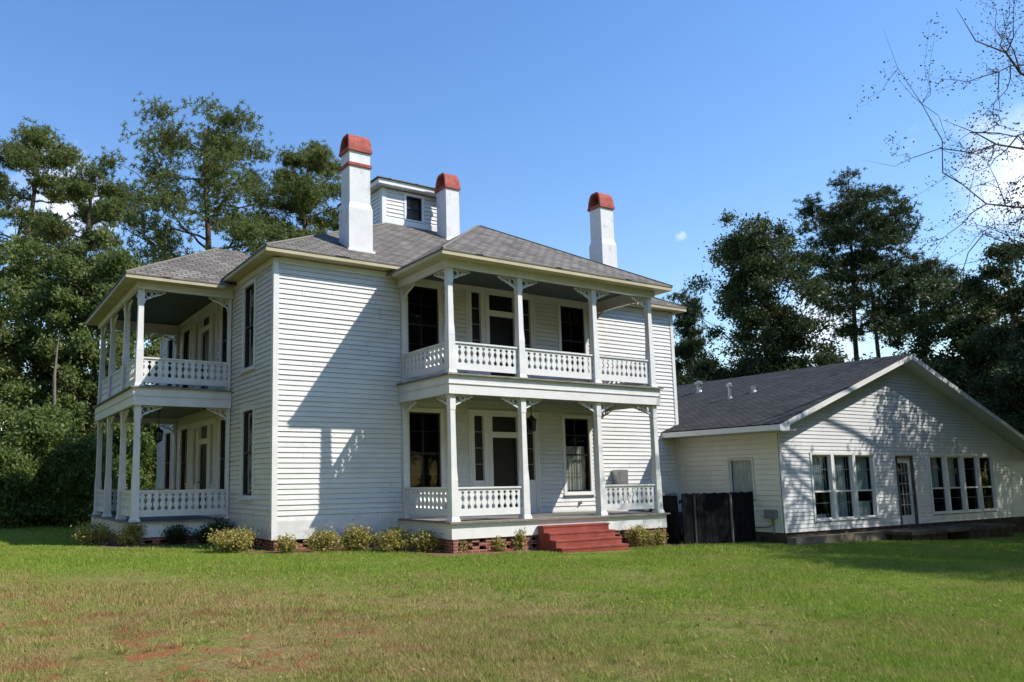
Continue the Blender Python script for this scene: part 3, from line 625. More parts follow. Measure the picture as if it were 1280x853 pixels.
def porch(F, Lh, depth, bays, zf, zc, upper, rails, side0=True, side1=True, nobay=()):
    """F(u,d,z): u along the house wall, d outwards.  Posts stand at d=depth-.15"""
    dp = .15; us = [dp]
    for b in bays: us.append(us[-1]+b)
    dl = depth-dp
    for u in us:
        x, y, _ = F(u, dl, 0); post(x, y, zf, zc)
    # half posts at the wall
    for u in (us[0], us[-1]):
        hp = MB(); hp.fbox(F, u-.07, u+.07, .036, .11, zf, zc); hp.build('wall_pilaster', M['trim'], house)
    for i, b in enumerate(bays):
        if i not in nobay: railing(F, us[i]+.09, us[i+1]-.09, zf, dl)
        bracket(F, us[i]+.075, 1, zc, dl); bracket(F, us[i+1]-.075, -1, zc, dl)
    S = lambda u0: (lambda u, d, z: F(u0+d, u, z))
    for k, u in enumerate((us[0], us[-1])):
        if (side0, side1)[k]: railing(S(u), .11, dl-.09, zf, 0)
        bracket(S(u), dl-.075, -1, zc, 0); bracket(S(u), .11, 1, zc, 0)
# front porches
FP = lambda u, d, z: (B+u, -d, z)
LEN = 7.17
bays = (2.147, 2.576, 2.147)
porch(FP, LEN, P, bays, Z1, 3.76, False, None, True, False, nobay=(1,))
porch(FP, LEN, P, bays, Z2, 6.86, True, None, True, True)
# left porches
FQ = lambda u, d, z: (-d, LY0+u, z)
LB = (1.84, 2.20, 1.84); LL = 6.18
porch(FQ, LL, -LX, LB, Z1, 3.76, False, None, True, True, nobay=(1,))
porch(FQ, LL, -LX, LB, Z2, 6.86, True, None, True, True)
def deckwork(F, L_, D_, par):
    ov = .08
    def planks(z0, z1, ov):
        d = MB()
        n = int((L_+2*ov)/.12); s = (L_+2*ov)/n
        for i in range(n): d.fbox(F, -ov+i*s+.003, -ov+(i+1)*s-.003, .03, D_+ov, z0, z1)
        d.build('deck', M['deck'], par)
    planks(Z1-.04, Z1, ov); planks(Z2-.04, Z2, ov)
    s = MB()   # skirts and entablature between the storeys
    def band(z0, z1, o, t=.05):
        s.fbox(F, -o, L_+o, D_+o-t, D_+o, z0, z1); s.fbox(F, -o, -o+t, .03, D_+o-t, z0, z1); s.fbox(F, L_+o-t, L_+o, .03, D_+o-t, z0, z1)
    band(.35, Z1-.042, .0); band(3.76, 4.0, .0, .1); band(4.0, 4.022, .025); band(4.022, Z2-.042, .008, .1)
    band(6.86, 7.24, .0, .1)
    s.build('porch_beam', M['trim'], par)
    wf = MB(); wf.fbox(F, .1, L_-.1, .0, .036, 7.06, 7.19); wf.build('wall_plate_board', M['trim'], par)
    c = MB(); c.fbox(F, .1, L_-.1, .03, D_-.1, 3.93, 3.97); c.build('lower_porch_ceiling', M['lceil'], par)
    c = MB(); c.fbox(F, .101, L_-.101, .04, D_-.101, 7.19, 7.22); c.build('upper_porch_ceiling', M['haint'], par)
deckwork(FP, LEN, P, house); deckwork(FQ, LL, -LX, house)
# gutter-like dark board edge in front porch (worn rubber) is the deck itself; odd fittings
mb = MB(); mb.box(11.05, -.30, 1.55-.35, 11.45, -.04, 1.98); mb.box(11.10, -.31, 1.30, 11.40, -.30, 1.9)
hv = mb.build('meter_box', M['metal'], house)
mb = MB(); mb.tube([FF(9.69, .02, 1.02), FF(9.69, .07, 1.02)], .05, 12); mb.tube([FF(9.69, .07, 1.02), FF(9.69, .11, .99)], .022, 8); mb.build('hose_bib', M['metal'], house)
# cable box on the front wall near the pilaster
# brick foundations with openings
def piers(F, u0, u1, zt, solid, gzf):
    mb = MB(); r_ = random.Random(int(u0*7)+3)
    u = u0
    row = .085
    while u < u1-.01:
        s = solid(u); un = min(u+.20, u1)
        zb = gzf(u)-.1
        n = int((zt-zb)/row)+1
        for k in range(n):
            z0 = zb+k*row
            off = .10 if k % 2 else 0
            mid = z0+row/2
            if not s and (k % 2 == (int(round(u/.2)) % 2)) and mid > gzf(u)+.03 and mid < zt-.05: continue
            mb.fbox(F, u, un, -.16, -.04, z0, min(z0+row, zt))
        u = un
    return mb.build('foundation', M['brick'], house)
gF = lambda u: gz(u, 0)
piers(FF, 0, B, .36, lambda u: (u < .55) or 1.35 < u < 1.7 or 2.3 < u < 2.7, gF)
piers(lambda u, d, z: (B+u, -P-d, z), 0, LEN, .35, lambda u: u < .2 or .95 < u < 1.3 or 1.9 < u < 2.3 or u > 6.6 or 5.6 < u < 5.8, lambda u: gz(B+u, 0))
piers(lambda u, d, z: (B-d, -P+u, z), 0, P, .35, lambda u: u < .4 or u > 2, lambda u: gz(B, 0))
piers(lambda u, d, z: (XR-.14+d+.14, -P+u, z), 0, P, .35, lambda u: True, lambda u: gz(XR, 0))
piers(FL, 0, 3.17, .36, lambda u: u < .5 or u > 2.6 or 1.3 < u < 1.7, lambda u: gz(0, 0))
piers(lambda u, d, z: (LX+u, LY0-d, z), 0, -LX, .35, lambda u: u < .4 or 1.2 < u < 1.6, lambda u: gz(-1, 0))
piers(lambda u, d, z: (LX-d, LY0+u, z), 0, LL, .35, lambda u: (u % 2) < .5, lambda u: gz(-2, 0))
mb = MB(); mb.box(.5, .8, -.3, W-.3, DP-.5, .5); mb.box(B+.6, -P+.7, -.3, XR-.5, .8, .6); mb.box(LX+.6, LY0+.6, -.1, .5, LY1-.5, .6); mb.build('crawl_space_shade_block', M['dark'], house)  # solid near-black blocks, the shade under the floors put into colour
# steps
st = thing('porch_steps', (7.1, -3.0, 0), 'flight of four red painted steps leading up to the lower front porch', 'steps')
for k in range(4):
    zt = .575-k*.165; yo = -2.43-.215*k
    mb = MB(); mb.box(6.02, yo-.215, gz(7, 0)-.15, 8.2, yo-.004, zt-.04); mb.build('riser', M['redstep'], st)
    mb = MB(); mb.box(6.00, yo-.228, zt-.04+.001, 8.22, yo-.002, zt); mb.build('tread', M['redstep'], st)
# lanterns
def lantern(x, y, zt, zl, lab):
    t = thing('hanging_lantern', (x, y, zt), lab, 'lantern', 'iron lanterns hanging from the lower porch ceilings')
    mb = MB(); mb.tube([(x, y, zt), (x, y, zl+.42)], .012, 6); mb.lathe((x, y, zt-.03), [(0, 0), (.06, 0), (.06, .03)], 10); mb.build('chain', M['lantern'], t)
    mb = MB(); mb.lathe((x, y, zl), [(0, .44), (.03, .42), (.05, .38), (.15, .30), (.16, .28)], 8); mb.lathe((x, y, zl), [(.11, .03), (.11, 0), (.03, -.03), (0, -.08)], 8)
    for k in range(6):
        a = k*math.pi/3; mb.tube([(x+.14*math.cos(a), y+.14*math.sin(a), zl+.29), (x+.105*math.cos(a), y+.105*math.sin(a), zl+.02)], .008, 4)
    mb.build('lantern_frame', M['lantern'], t)
    mb = MB(); mb.lathe((x, y, zl), [(.10, .02), (.132, .29)], 8); mb.build('lantern_glass', M['sglass'], t)
lantern(6.95, -1.2, 3.93, 3.02, 'dark iron lantern hanging from the ceiling of the lower front porch by the door')
lantern(-1.25, 6.4, 3.93, 3.0, 'dark iron lantern hanging from the ceiling of the lower left side porch')

# ------------------------------------------------------------------ ANNEX
AX, AY, AW, AZ, AE, AP = 14.15, -3.60, 15.9, .105, 3.20, 5.73
OVX, OVY, UR = .79, .60, 6.58   # eave and rake overhangs, ridge position
annex = thing('annex_building', (AX+7, 0, 0), 'single storey white gabled annex with dark shingle roof and two banks of tall windows', 'annex')
s_r = (AP-AE)/(UR+OVX); AER = AP-s_r*(AW+.4-UR)
FA = frame(AX, AY, 1, 0, 0, -1); FAL = frame(AX, AY, 0, 1, -1, 0); FAR = frame(AX+AW, AY, 0, 1, 1, 0)
wz0, wz1 = .42, 2.36
ph = [(1.50, 2.46), (2.62, 3.60), (3.76, 4.76)]; qh = [(8.25, 9.25), (9.41, 10.41), (10.57, 11.57), (11.72, 12.72)]
holes = [(1.42, 4.84, wz0-.07, wz1+.06), (8.17, 12.80, wz0-.07, wz1+.06), (6.12, 7.18, AZ, 2.36)]
def clip(z):
    k = (z-(AE-.12))/s_r-OVX
    return (max(0, k), min(AW, UR+(AP-.12-z)/s_r))
mb = MB(); claps(mb, FA, 0, AW, AZ, AP-.25, holes, exp=.115, proud=.018, clip=clip, rng=rng, jit=.001); mb.build('gable_wall', M['vinyl'], annex)
mb = MB(); claps(mb, FAL, 0, -AY, AZ, AE-.05, [(.86, 1.76, 1.02, 2.30)], exp=.15, proud=.018, rng=rng, jit=.001); mb.build('side_wall', M['cream'], annex)
mb = MB(); claps(mb, FAR, 0, 14, AZ, AE-.05, exp=.15, rng=rng); claps(mb, frame(AX, AY+14, 1, 0, 0, 1), 0, AW, AZ, AE-.1, exp=.2, rng=rng); mb.build('rear_wall', M['vinyl'], annex)
mb = MB(); mb.fbox(FA, -.028, .08, -.02, .026, AZ, AE-.12); mb.fbox(FAL, .0, .08, .0, .028, AZ, AE-.12); mb.build('corner_board', M['trim'], annex)
mb = MB(); mb.fbox(FA, AW-.08, AW+.02, -.02, .026, AZ, AE-.12); mb.build('corner_board', M['trim'], annex)
splash(M['vinyl'], .1, .7); splash(M['cream'], .1, .8)
for bank in (ph, qh):
    for j, (a, b) in enumerate(bank):
        if bank is ph: cur = [(.0, 1, .0, 1, 'blind')] if j == 1 else [(.44, 1, .0, 1, 'blind'), (.0, .25 if j == 2 else .08, .0, 1, 'blind')]
        else: cur = [(.44, 1, 0, 1, 'blind')] if j < 2 else None
        window(annex, FA, a, b, wz0, wz1, style='white', cw=.08, sill=False, muntin=1, curtain=cur, rail=.43)
# annex door
mb = MB(); mb.fbox(FA, 6.12, 6.20, -.1, .03, AZ, 2.36); mb.fbox(FA, 7.10, 7.18, -.1, .03, AZ, 2.36); mb.fbox(FA, 6.20, 7.10, -.1, .032, 2.27, 2.36); dfr = mb.build('door_frame', M['conc'], annex)
mb = MB(); mb.fbox(FA, 6.20, 6.34, -.08, -.04, AZ, 2.27); mb.fbox(FA, 6.96, 7.10, -.08, -.04, AZ, 2.27); mb.fbox(FA, 6.34, 6.96, -.08, -.04, AZ, .40); mb.fbox(FA, 6.34, 6.96, -.08, -.04, 2.12, 2.27)
dr = mb.build('door', M['vinyl'], annex)
mb = MB()
for i in range(1, 3): u = 6.34+.62*i/3; mb.fbox(FA, u-.012, u+.012, -.07, -.05, .40, 2.12)
for i in range(1, 5): z = .4+1.72*i/5; mb.fbox(FA, 6.34, 6.96, -.0705, -.0495, z-.012, z+.012)
mb.build('muntin', M['wmuntin'], dr)
mb = MB(); mb.face([FA(6.34, -.066, .4), FA(6.96, -.066, .4), FA(6.96, -.066, 2.12), FA(6.34, -.066, 2.12)]); mb.build('pane', M['sglass'], dr)
mb = MB(); mb.face([FA(6.1, -.4, 0), FA(7.2, -.4, 0), FA(7.2, -.4, 2.6), FA(6.1, -.4, 2.6)]); mb.build('unlit_room_black', M['dark'], dr)  # near-black sheet painted as the unlit space behind the door
mb = MB(); mb.tube([FA(7.03, -.04, 1.1), FA(7.03, .02, 1.1)], .03, 8); mb.build('door_knob', M['metal'], dr)
# side window with pale shade
window(annex, FAL, .90, 1.72, 1.06, 2.26, style='white', cw=.03, sill=False, muntin=0, curtain=[(0, 1, 0, 1, 'cream')], rail=.12)
# roof
ovy, ovx, BY = OVY, OVX, AY+14.3
mb = MB(); ln = math.hypot(UR+ovx, AP-AE)
xl, xm, xr = AX-ovx, AX+UR, AX+AW+.4; y0 = AY-ovy
mb.face([(xl, y0, AE), (xl, BY, AE), (xm, BY, AP), (xm, y0, AP)], [(y0, 0), (BY, 0), (BY, ln), (y0, ln)])
mb.face([(xr, y0, AER), (xm, y0, AP), (xm, BY, AP), (xr, BY, AER)], [(y0, 0), (y0, ln), (BY, ln), (BY, 0)])
mb.face([(xl, y0, AE), (xm, y0, AP), (xm, y0, AP-.03), (xl, y0, AE-.03)], [(0, .01)]*4); mb.face([(xr, y0, AER), (xm, y0, AP), (xm, y0, AP-.03), (xr, y0, AER-.03)], [(0, .01)]*4)
ar = mb.build('roof', M['dshingle'], annex)
mb = MB(); e = .031
def slab(xa, za, xb, zb, ya, yb, t):
    mb.hexa([(xa, ya, za-t), (xb, ya, zb-t), (xb, yb, zb-t), (xa, yb, za-t), (xa, ya, za-e), (xb, ya, zb-e), (xb, yb, zb-e), (xa, yb, za-e)])
slab(xl+.01, AE, xm, AP, y0+.005, y0+.04, .20); slab(xm, AP, xr-.01, AER, y0+.005, y0+.04, .20)
mb.box(xl, y0, AE-.19, xl+.04, BY, AE-.034); mb.box(xl+.04, y0+.04, AE-.19, AX-.0, BY-.1, AE-.15); mb.box(xl+.01, y0+.003, AE-.21, xl+.45, y0+.045, AE-.04)
mb.build('fascia', M['trim'], annex)
mb = MB(); slab(xl+.05, AE-.12+.02*0, xm, AP-.12, y0+.045, AY+.02, .05); slab(xm, AP-.12, xr-.05, AER-.12, y0+.045, AY+.02, .05); mb.build('soffit', M['vinyl'], annex)
# roof vents
def vent(px, py, D, r, h, capped, mk):
    # placed on the left roof plane where the picture line meets it
    d = ray(px, py); n = Vector((-s_r, 0, 1)); p0 = Vector((xl, 0, AE)); t = (p0-CAM).dot(n)/d.dot(n); q = CAM+d*t
    mb = MB(); mb.tube([(q.x, q.y, q.z-.1), (q.x, q.y, q.z+h)], r, 10)
    mb.lathe((q.x, q.y, q.z-.02), [(r*2.0, -.03), (r*1.1, .08)], 10)
    v = mb.build('roof_vent', M[mk], ar)
    if capped:
        c = MB(); c.lathe((q.x, q.y, q.z+h), [(r*1.0, 0), (r*1.9, -.02), (r*1.9, .08), (r*.6, .13), (0, .13)], 12); c.build('roof_vent', M[mk], ar)
vent(874, 490, 0, .08, .30, True, 'metal'); vent(912.5, 498, 0, .05, .42, True, 'metal'); vent(942, 490, 0, .07, .20, False, 'metal')
# annex foundation, slab and stoop
mb = MB(); mb.box(AX+.03, AY+.03, -.75, AX+AW-.03, AY+.25, AZ); mb.box(AX+.03, AY+.25, -.75, AX+.25, 0, AZ); mb.build('foundation', M['base'], annex)
sto = thing('stoop', (AX+8, AY-.6, -.2), 'long stained concrete stoop on brick supports below the annex door', 'stoop')
mb = MB(); mb.box(AX+.02, AY-.30, -.36, AX+5.0, AY-.02, -.02); mb.build('ledge', M['ledge'], sto)
mb = MB(); mb.box(AX+4.5, AY-1.15, -.10, AX+11.2, AY-.03, .0); mb.build('slab', M['conc'], sto)
for (a, b) in ((4.6, 6.7), (8.1, 11.1)):
    mb = MB(); mb.box(AX+a, AY-1.07, -.8, AX+b, AY-.5, -.102); mb.build('support', M['base'], sto)
# utility box on annex side wall
ub = MB(); ub.fbox(FAL, .18, .54, .02, .14, .50, .76)
ub_ = ub.build('utility_box', M['dmetal'], annex)
c = MB(); c.tube([FAL(.34, .06, .5), FAL(.34, .06, .32), FAL(.5, .06, .25), FAL(.95, .06, .22)], .018, 6); c.tube([FAL(.3, .06, .5), FAL(.3, .06, .05)], .018, 6); c.build('conduit', M['dmetal'], ub_)

# ------------------------------------------------------------------ screen fence and air conditioner
sf = thing('screen_fence', (13, -2.67, -.15), 'black board screen fence between the front porch and the annex side wall', 'fence')
fx, fy = 10.93, -2.67
mb = MB(); n = 21
for i in range(n):
    a = fx+.06+(14.10-fx-.06)*i/n; b = fx+.06+(14.10-fx-.06)*(i+1)/n
    mb.box(a+.004, fy-.015+(.006 if i % 2 else 0), gz(13, 0)+.03, b-.004, fy+.012, 1.27+.012*math.sin(i*2.3))
mb.box(fx, fy+.013, .2, 14.1, fy+.05, .3); mb.box(fx, fy+.013, 1.0, 14.1, fy+.05, 1.1)
mb.build('board_panel', M['fence'], sf)
mb = MB()
for i in range(6): mb.box(fx-.012, fy+.1+i*.17, gz(12, 0)+.03, fx+.012, fy+.1+i*.17+.16, 1.22)
mb.build('board_panel', M['fence'], sf)
for xx, mk in ((fx+.52, 'post'), (13.02, 'lpost')):
    mb = MB(); mb.box(xx-.03, fy-.06, -.3, xx+.03, fy-.017, 1.24); mb.build('fence_post', M[mk], sf)
ac = thing('air_conditioner', (12.2, -.9, .2), 'grey louvred air conditioner standing on a low platform beside the porch end', 'air conditioner')
mb = MB(); x0, x1, y0_, y1_, z0, z1 = 11.85, 12.55, -1.2, -.5, .72, 1.25
mb.box(x0, y0_, z0, x1, y1_, z0+.06); mb.box(x0, y0_, z1-.08, x1, y1_, z1)
for (a, b) in ((x0, y0_), (x1-.05, y0_), (x0, y1_-.05), (x1-.05, y1_-.05)): mb.box(a, b, z0+.06, a+.05, b+.05, z1-.08)
mb.build('casing', M['metal'], ac)
mb = MB()
for i in range(16): mb.box(x0+.055+i*.037, y0_+.01, z0+.062, x0+.07+i*.037, y0_+.03, z1-.082)
mb.box(x0+.06, y0_+.05, z0+.062, x1-.06, y1_-.03, z1-.082)
mb.build('louvres', M['dmetal'], ac)
pf = MB(); pf.box(11.35, -1.45, .60, 12.65, -.35, .70); pf.box(11.38, -1.42, -.3, 11.48, -.38, .598); pf.box(12.53, -1.42, -.3, 12.63, -.38, .598); pf.box(11.48, -1.42, .1, 12.53, -1.38, .598)
tag(pf.build('platform', M['conc']), 'low grey platform carrying the air conditioner beside the porch end', 'platform')

# ------------------------------------------------------------------ vegetation
def leaves_obj(name, V_, m, parent, tri=False):
    """V_: (n,k,3) world coordinates of each leaf polygon"""
    n, k, _ = V_.shape
    L = np.array(parent.location) if parent is not None else np.zeros(3)
    co = (V_.reshape(-1, 3)-L).astype(np.float32)
    me = bpy.data.meshes.new(name); me.vertices.add(n*k); me.vertices.foreach_set('co', co.ravel())
    me.loops.add(n*k); me.loops.foreach_set('vertex_index', np.arange(n*k, dtype=np.int32))
    me.polygons.add(n); me.polygons.foreach_set('loop_start', np.arange(0, n*k, k, dtype=np.int32)); me.polygons.foreach_set('loop_total', np.full(n, k, dtype=np.int32))
    me.update(calc_edges=True); me.materials.append(m)
    o = bpy.data.objects.new(name, me); col.objects.link(o)
    if parent is not None: o.parent = parent
    return o
def leafquads(rs, C, size, up=.3, asp=.55):
    n = len(C)
    a = rs.normal(size=(n, 3)); a[:, 2] += 0; a /= np.linalg.norm(a, axis=1)[:, None]
    nrm = rs.normal(size=(n, 3)); nrm[:, 2] += up*2; b = np.cross(a, nrm); b /= np.linalg.norm(b, axis=1)[:, None]+1e-9
    s = (size*rs.uniform(.6, 1.3, n))[:, None]
    return np.stack([C-a*s*.5, C+b*s*asp*.5, C+a*s*.5, C-b*s*asp*.5], 1)
def ball(rs, n, hollow=.35):
    d = rs.normal(size=(n, 3)); d /= np.linalg.norm(d, axis=1)[:, None]
    return d*(rs.uniform(hollow**3, 1, n)**(1/3))[:, None]
def limbpath(rs, p, q, n=5, wob=.06):
    p, q = np.array(p, float), np.array(q, float); L = np.linalg.norm(q-p); pts = []
    for i in range(n+1):
        t = i/n; s = p+(q-p)*t; s[2] -= math.sin(t*math.pi)*L*.06
        if 0 < i < n: s += rs.normal(size=3)*L*wob*.6
        pts.append(tuple(s))
    return pts
def tree(name, x, y, H, rad, cb, kind, label, seed, leaf='oak', bark='bark', nclump=60, per=420, lsize=.16, group='trees standing around the house', tr=None, shape='round', grp2=None, crsize=None):
    """H total height, rad crown radius, cb crown base height"""
    rs = np.random.RandomState(seed); z0 = gz(x, y)-.1
    root = thing(name, (x, y, z0), label, 'tree', group)
    r0 = tr or H*.014+.05
    mb = MB(); lean = rs.normal(size=2)*.02*H
    def tp(h): return np.array([x+lean[0]*(h/H)**1.5+.12*math.sin(h*.5+seed), y+lean[1]*(h/H)**1.5, z0+h])
    th = H*(.93 if kind == 'pine' else .80)
    hs_ = np.linspace(0, th, 12)
    mb.tube([tuple(tp(h)) for h in hs_], [r0*(1.25 if h == 0 else 1)*(1-.82*h/th) for h in hs_], 9)
    trunk = mb.build('trunk', M[bark], root, True)
    cl = []; lm = MB(); up_ = kind == 'pine'
    per_l = 5 if up_ else 4; nlimb = max(6, nclump//per_l); ga = rs.uniform(0, 6.28)
    for i in range(nlimb):
        t = (i+rs.uniform(.1, .9))/nlimb; az = ga+i*2.399+rs.uniform(-.35, .35)
        if up_:
            h = cb+(H*.97-cb)*t
            if shape == 'cone': rr = rad*(1.02-t)*rs.uniform(.75, 1.1); rise = -.05
            elif shape == 'flat': rr = rad*(.45+.6*math.sin(math.pi*(.2+t*.72)))*rs.uniform(.55, 1.15); rise = .06
            else: rr = rad*(.42+.66*math.sin(math.pi*(.28+t*.66)))*rs.uniform(.6, 1.12); rise = .22
            hb = max(h-rr*(.15+rise), cb*.8); hb = min(hb, th*.97)
            tip = tp(hb)+np.array([math.cos(az)*rr, math.sin(az)*rr, rr*(.12+rise)])
            if i == nlimb-1: tip = tp(th)+np.array([.1, 0, H*.05]); hb = th*.9
        else:
            el = math.asin(max(-1, min(1, 2*t-1)))*.96; hz = (H-cb)/2
            rr = rad*math.cos(el)*rs.uniform(.72, 1.08); z_ = cb+hz+hz*math.sin(el)*rs.uniform(.85, 1.0)
            if shape == 'ragged': rr *= rs.uniform(.6, 1.22); z_ += rs.normal()*hz*.10
            tip = np.array([x+lean[0]*.6+math.cos(az)*rr, y+math.sin(az)*rr, z0+z_])
            hb = max(min(z_-rr*.75, th*.95), min(H*.12, cb*.9+.3))
        b_ = tp(hb); lp = limbpath(rs, b_, tip, 6, .05); Lr = np.linalg.norm(tip-b_)
        rb = max(.03, r0*.36*(1-hb/H*.7)); lm.tube(lp, [rb*(1-.78*k/6) for k in range(7)], 5, cap=False)
        for k in range(per_l):
            f = rs.uniform(.45 if up_ else .3, 1.03); s_ = np.array(lp[min(6, int(f*6+.5))])
            off = rs.normal(size=3)*Lr*np.array([.20, .20, .09 if up_ else .18])*(.6+.5*(1-f))
            c = s_+off; cl.append(c); lm.tube([tuple(np.array(lp[min(5, int(f*5))])), tuple((s_+c)/2+rs.normal(size=3)*.06), tuple(c)], [rb*.3, rb*.2, .012], 4, cap=False)
    lm.build('limbs', M[bark], root, True)
    cs = crsize or (max(.55, rad*.17) if kind == 'pine' else max(.45, rad*(.17 if shape == 'ragged' else .23)))
    L_ = []
    for c in cl:
        k = rs.uniform(.6, 1.35); n = int(per*k)
        if kind == 'pine':
            # tufts of needles around shoot tips
            nt = max(3, n//9); T = c+rs.normal(size=(nt, 3))*np.array([cs*.62, cs*.62, cs*.30])*k
            nd = 13; D_ = rs.normal(size=(nt, nd, 3)); D_[..., 2] += .35; D_ /= np.linalg.norm(D_, axis=2)[..., None]
            ln_ = lsize*.95*rs.uniform(.6, 1.15, (nt, nd))[..., None]; W_ = np.cross(D_, rs.normal(size=(nt, nd, 3))); W_ /= np.linalg.norm(W_, axis=2)[..., None]
            wd = lsize*.15
            a = T[:, None, :]+W_*wd*.5; b2 = T[:, None, :]-W_*wd*.5; e2 = T[:, None, :]+D_*ln_
            L_.append(np.stack([a, b2, e2-W_*wd*.35, e2+W_*wd*.35], 2).reshape(-1, 4, 3))
        else:
            Cc = c+rs.normal(size=(n, 3))*np.array([cs, cs, cs*.7])*.56*k*rs.uniform(.8, 1.2, 3)
            L_.append(leafquads(rs, Cc, lsize))
    leaves_obj('crown', np.concatenate(L_), M[leaf], root)
    return root
def ptree(px, D, ytop, hwpx, ycb, *a, **k):
    """stand a tree where a picture column px meets distance D; its height and crown from the picture rows"""
    p = at(px, 600, D); zt = at(px, ytop, D).z; zc = at(px, ycb, D).z; z0 = gz(p.x, p.y)
    return tree(a[0], p.x, p.y, max(2, zt-z0), hwpx/F_PX*D*1.0, max(.1, zc-z0), *a[1:], **k)
TG = 'background trees left of the house'
ptree(8, 40, 108, 80, 330, 'pine_tree', 'pine', 'tall pine at the left edge whose crown reaches out of the picture', 11, leaf='pine', bark='rbark', nclump=110, per=460, lsize=.22, group=TG)
ptree(92, 37, 166, 52, 400, 'pine_tree', 'pine', 'narrow pine with a pointed top, between the left edge pine and the big pine', 12, leaf='pine', bark='rbark', nclump=90, per=460, lsize=.2, group=TG)
ptree(258, 44, 92, 116, 345, 'pine_tree', 'pine', 'big dark pine with wide spreading limbs above the left porch roof', 13, leaf='pine', bark='rbark', nclump=140, per=520, lsize=.24, group=TG)
ptree(372, 47, 136, 76, 330, 'pine_tree', 'pine', 'rounded dense pine directly left of the tallest chimney', 14, leaf='pine', bark='rbark', nclump=110, per=560, lsize=.24, group=TG)
ptree(40, 36, 285, 66, 560, 'broadleaf_tree', 'leaf', 'leafy green tree under the left edge pine', 21, leaf='oak', nclump=144, per=300, lsize=.19, group=TG)
ptree(112, 35, 262, 60, 560, 'broadleaf_tree', 'leaf', 'leafy green tree just left of the side porch roof', 22, leaf='oak', nclump=153, per=300, lsize=.19, group=TG, shape='ragged')
ptree(165, 40, 312, 46, 600, 'broadleaf_tree', 'leaf', 'bushy green tree rising behind the left porch eave', 23, leaf='oak', nclump=119, per=300, lsize=.19, group=TG)
ptree(-45, 33, 330, 70, 600, 'broadleaf_tree', 'leaf', 'leafy tree cut by the left edge of the picture', 24, leaf='oak', nclump=119, per=300, lsize=.19, group=TG)
ptree(215, 42, 380, 46, 640, 'broadleaf_tree', 'leaf', 'green tree seen between the posts of the left porch', 25, leaf='oak', nclump=102, per=300, lsize=.19, group=TG)
ptree(255, 50, 345, 60, 640, 'broadleaf_tree', 'leaf', 'dark tree hidden behind the left part of the house', 30, leaf='doak', nclump=50, per=420, lsize=.22, group=TG)
ptree(52, 30, 500, 58, 652, 'broadleaf_tree', 'leaf', 'low bright green understory tree left of the side porch', 26, leaf='under', nclump=120, per=300, lsize=.16, shape='ragged', group=TG, tr=.08)
ptree(100, 29, 545, 36, 655, 'broadleaf_tree', 'leaf', 'rounded bushy sapling touching the left porch posts', 27, leaf='under', nclump=80, per=200, lsize=.15, shape='ragged', group=TG, tr=.06)
ptree(8, 28, 560, 40, 652, 'broadleaf_tree', 'leaf', 'bushy sapling at the bottom of the left edge', 28, leaf='under', nclump=90, per=260, lsize=.15, group=TG, tr=.06, shape='ragged')
ptree(150, 34, 520, 40, 655, 'broadleaf_tree', 'leaf', 'understory tree behind the lower left porch', 29, leaf='under', nclump=55, per=520, lsize=.17, group=TG, tr=.08)
ptree(200, 36, 500, 40, 655, 'broadleaf_tree', 'leaf', 'understory tree showing past the far end of the left porch', 31, leaf='under', nclump=55, per=520, lsize=.17, group=TG, tr=.08)
# dead pale trunk
p = at(63, 600, 31)
dt = thing('bare_trunk', (p.x, p.y, .1), 'pale bare trunk standing among the green trees on the left', 'tree')
mb = MB(); q = at(68, 470, 31); s = at(66, 600, 31)
mb.tube([(s.x, s.y, 0), (s.x+.05, s.y, 2.0), (q.x, q.y, q.z), (q.x+.1, q.y, q.z+1.6)], [.12, .10, .06, .01], 8); mb.build('trunk', M['pbark'], dt, True)
TR = 'background trees right of the house'
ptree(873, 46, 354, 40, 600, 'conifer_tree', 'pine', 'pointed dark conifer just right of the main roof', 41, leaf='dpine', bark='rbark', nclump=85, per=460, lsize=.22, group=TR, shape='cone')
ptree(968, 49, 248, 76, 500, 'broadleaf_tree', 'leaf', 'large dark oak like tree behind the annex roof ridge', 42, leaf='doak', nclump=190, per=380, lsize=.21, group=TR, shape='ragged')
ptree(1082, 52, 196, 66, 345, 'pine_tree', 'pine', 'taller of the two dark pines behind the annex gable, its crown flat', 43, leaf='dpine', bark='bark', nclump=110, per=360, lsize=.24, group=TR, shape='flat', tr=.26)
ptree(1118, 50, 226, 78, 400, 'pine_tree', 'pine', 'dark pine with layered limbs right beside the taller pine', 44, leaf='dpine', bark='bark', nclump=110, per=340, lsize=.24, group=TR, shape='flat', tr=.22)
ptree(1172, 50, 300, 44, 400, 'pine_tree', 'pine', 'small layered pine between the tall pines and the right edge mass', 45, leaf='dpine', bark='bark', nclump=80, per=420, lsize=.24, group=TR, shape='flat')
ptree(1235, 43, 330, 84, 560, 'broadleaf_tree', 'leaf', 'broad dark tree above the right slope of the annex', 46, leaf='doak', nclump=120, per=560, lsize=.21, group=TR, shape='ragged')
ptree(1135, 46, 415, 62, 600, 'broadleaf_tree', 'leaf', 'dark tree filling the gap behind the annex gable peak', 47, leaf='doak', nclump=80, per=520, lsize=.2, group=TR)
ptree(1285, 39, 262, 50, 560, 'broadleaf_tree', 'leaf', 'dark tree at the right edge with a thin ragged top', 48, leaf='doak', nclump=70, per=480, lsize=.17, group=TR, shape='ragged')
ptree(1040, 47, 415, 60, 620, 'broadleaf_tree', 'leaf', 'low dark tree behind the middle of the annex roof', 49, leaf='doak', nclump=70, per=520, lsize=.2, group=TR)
ptree(850, 50, 405, 40, 640, 'broadleaf_tree', 'leaf', 'narrow dark tree peeping out at the right end of the main house', 53, leaf='doak', nclump=60, per=460, lsize=.2, group=TR)
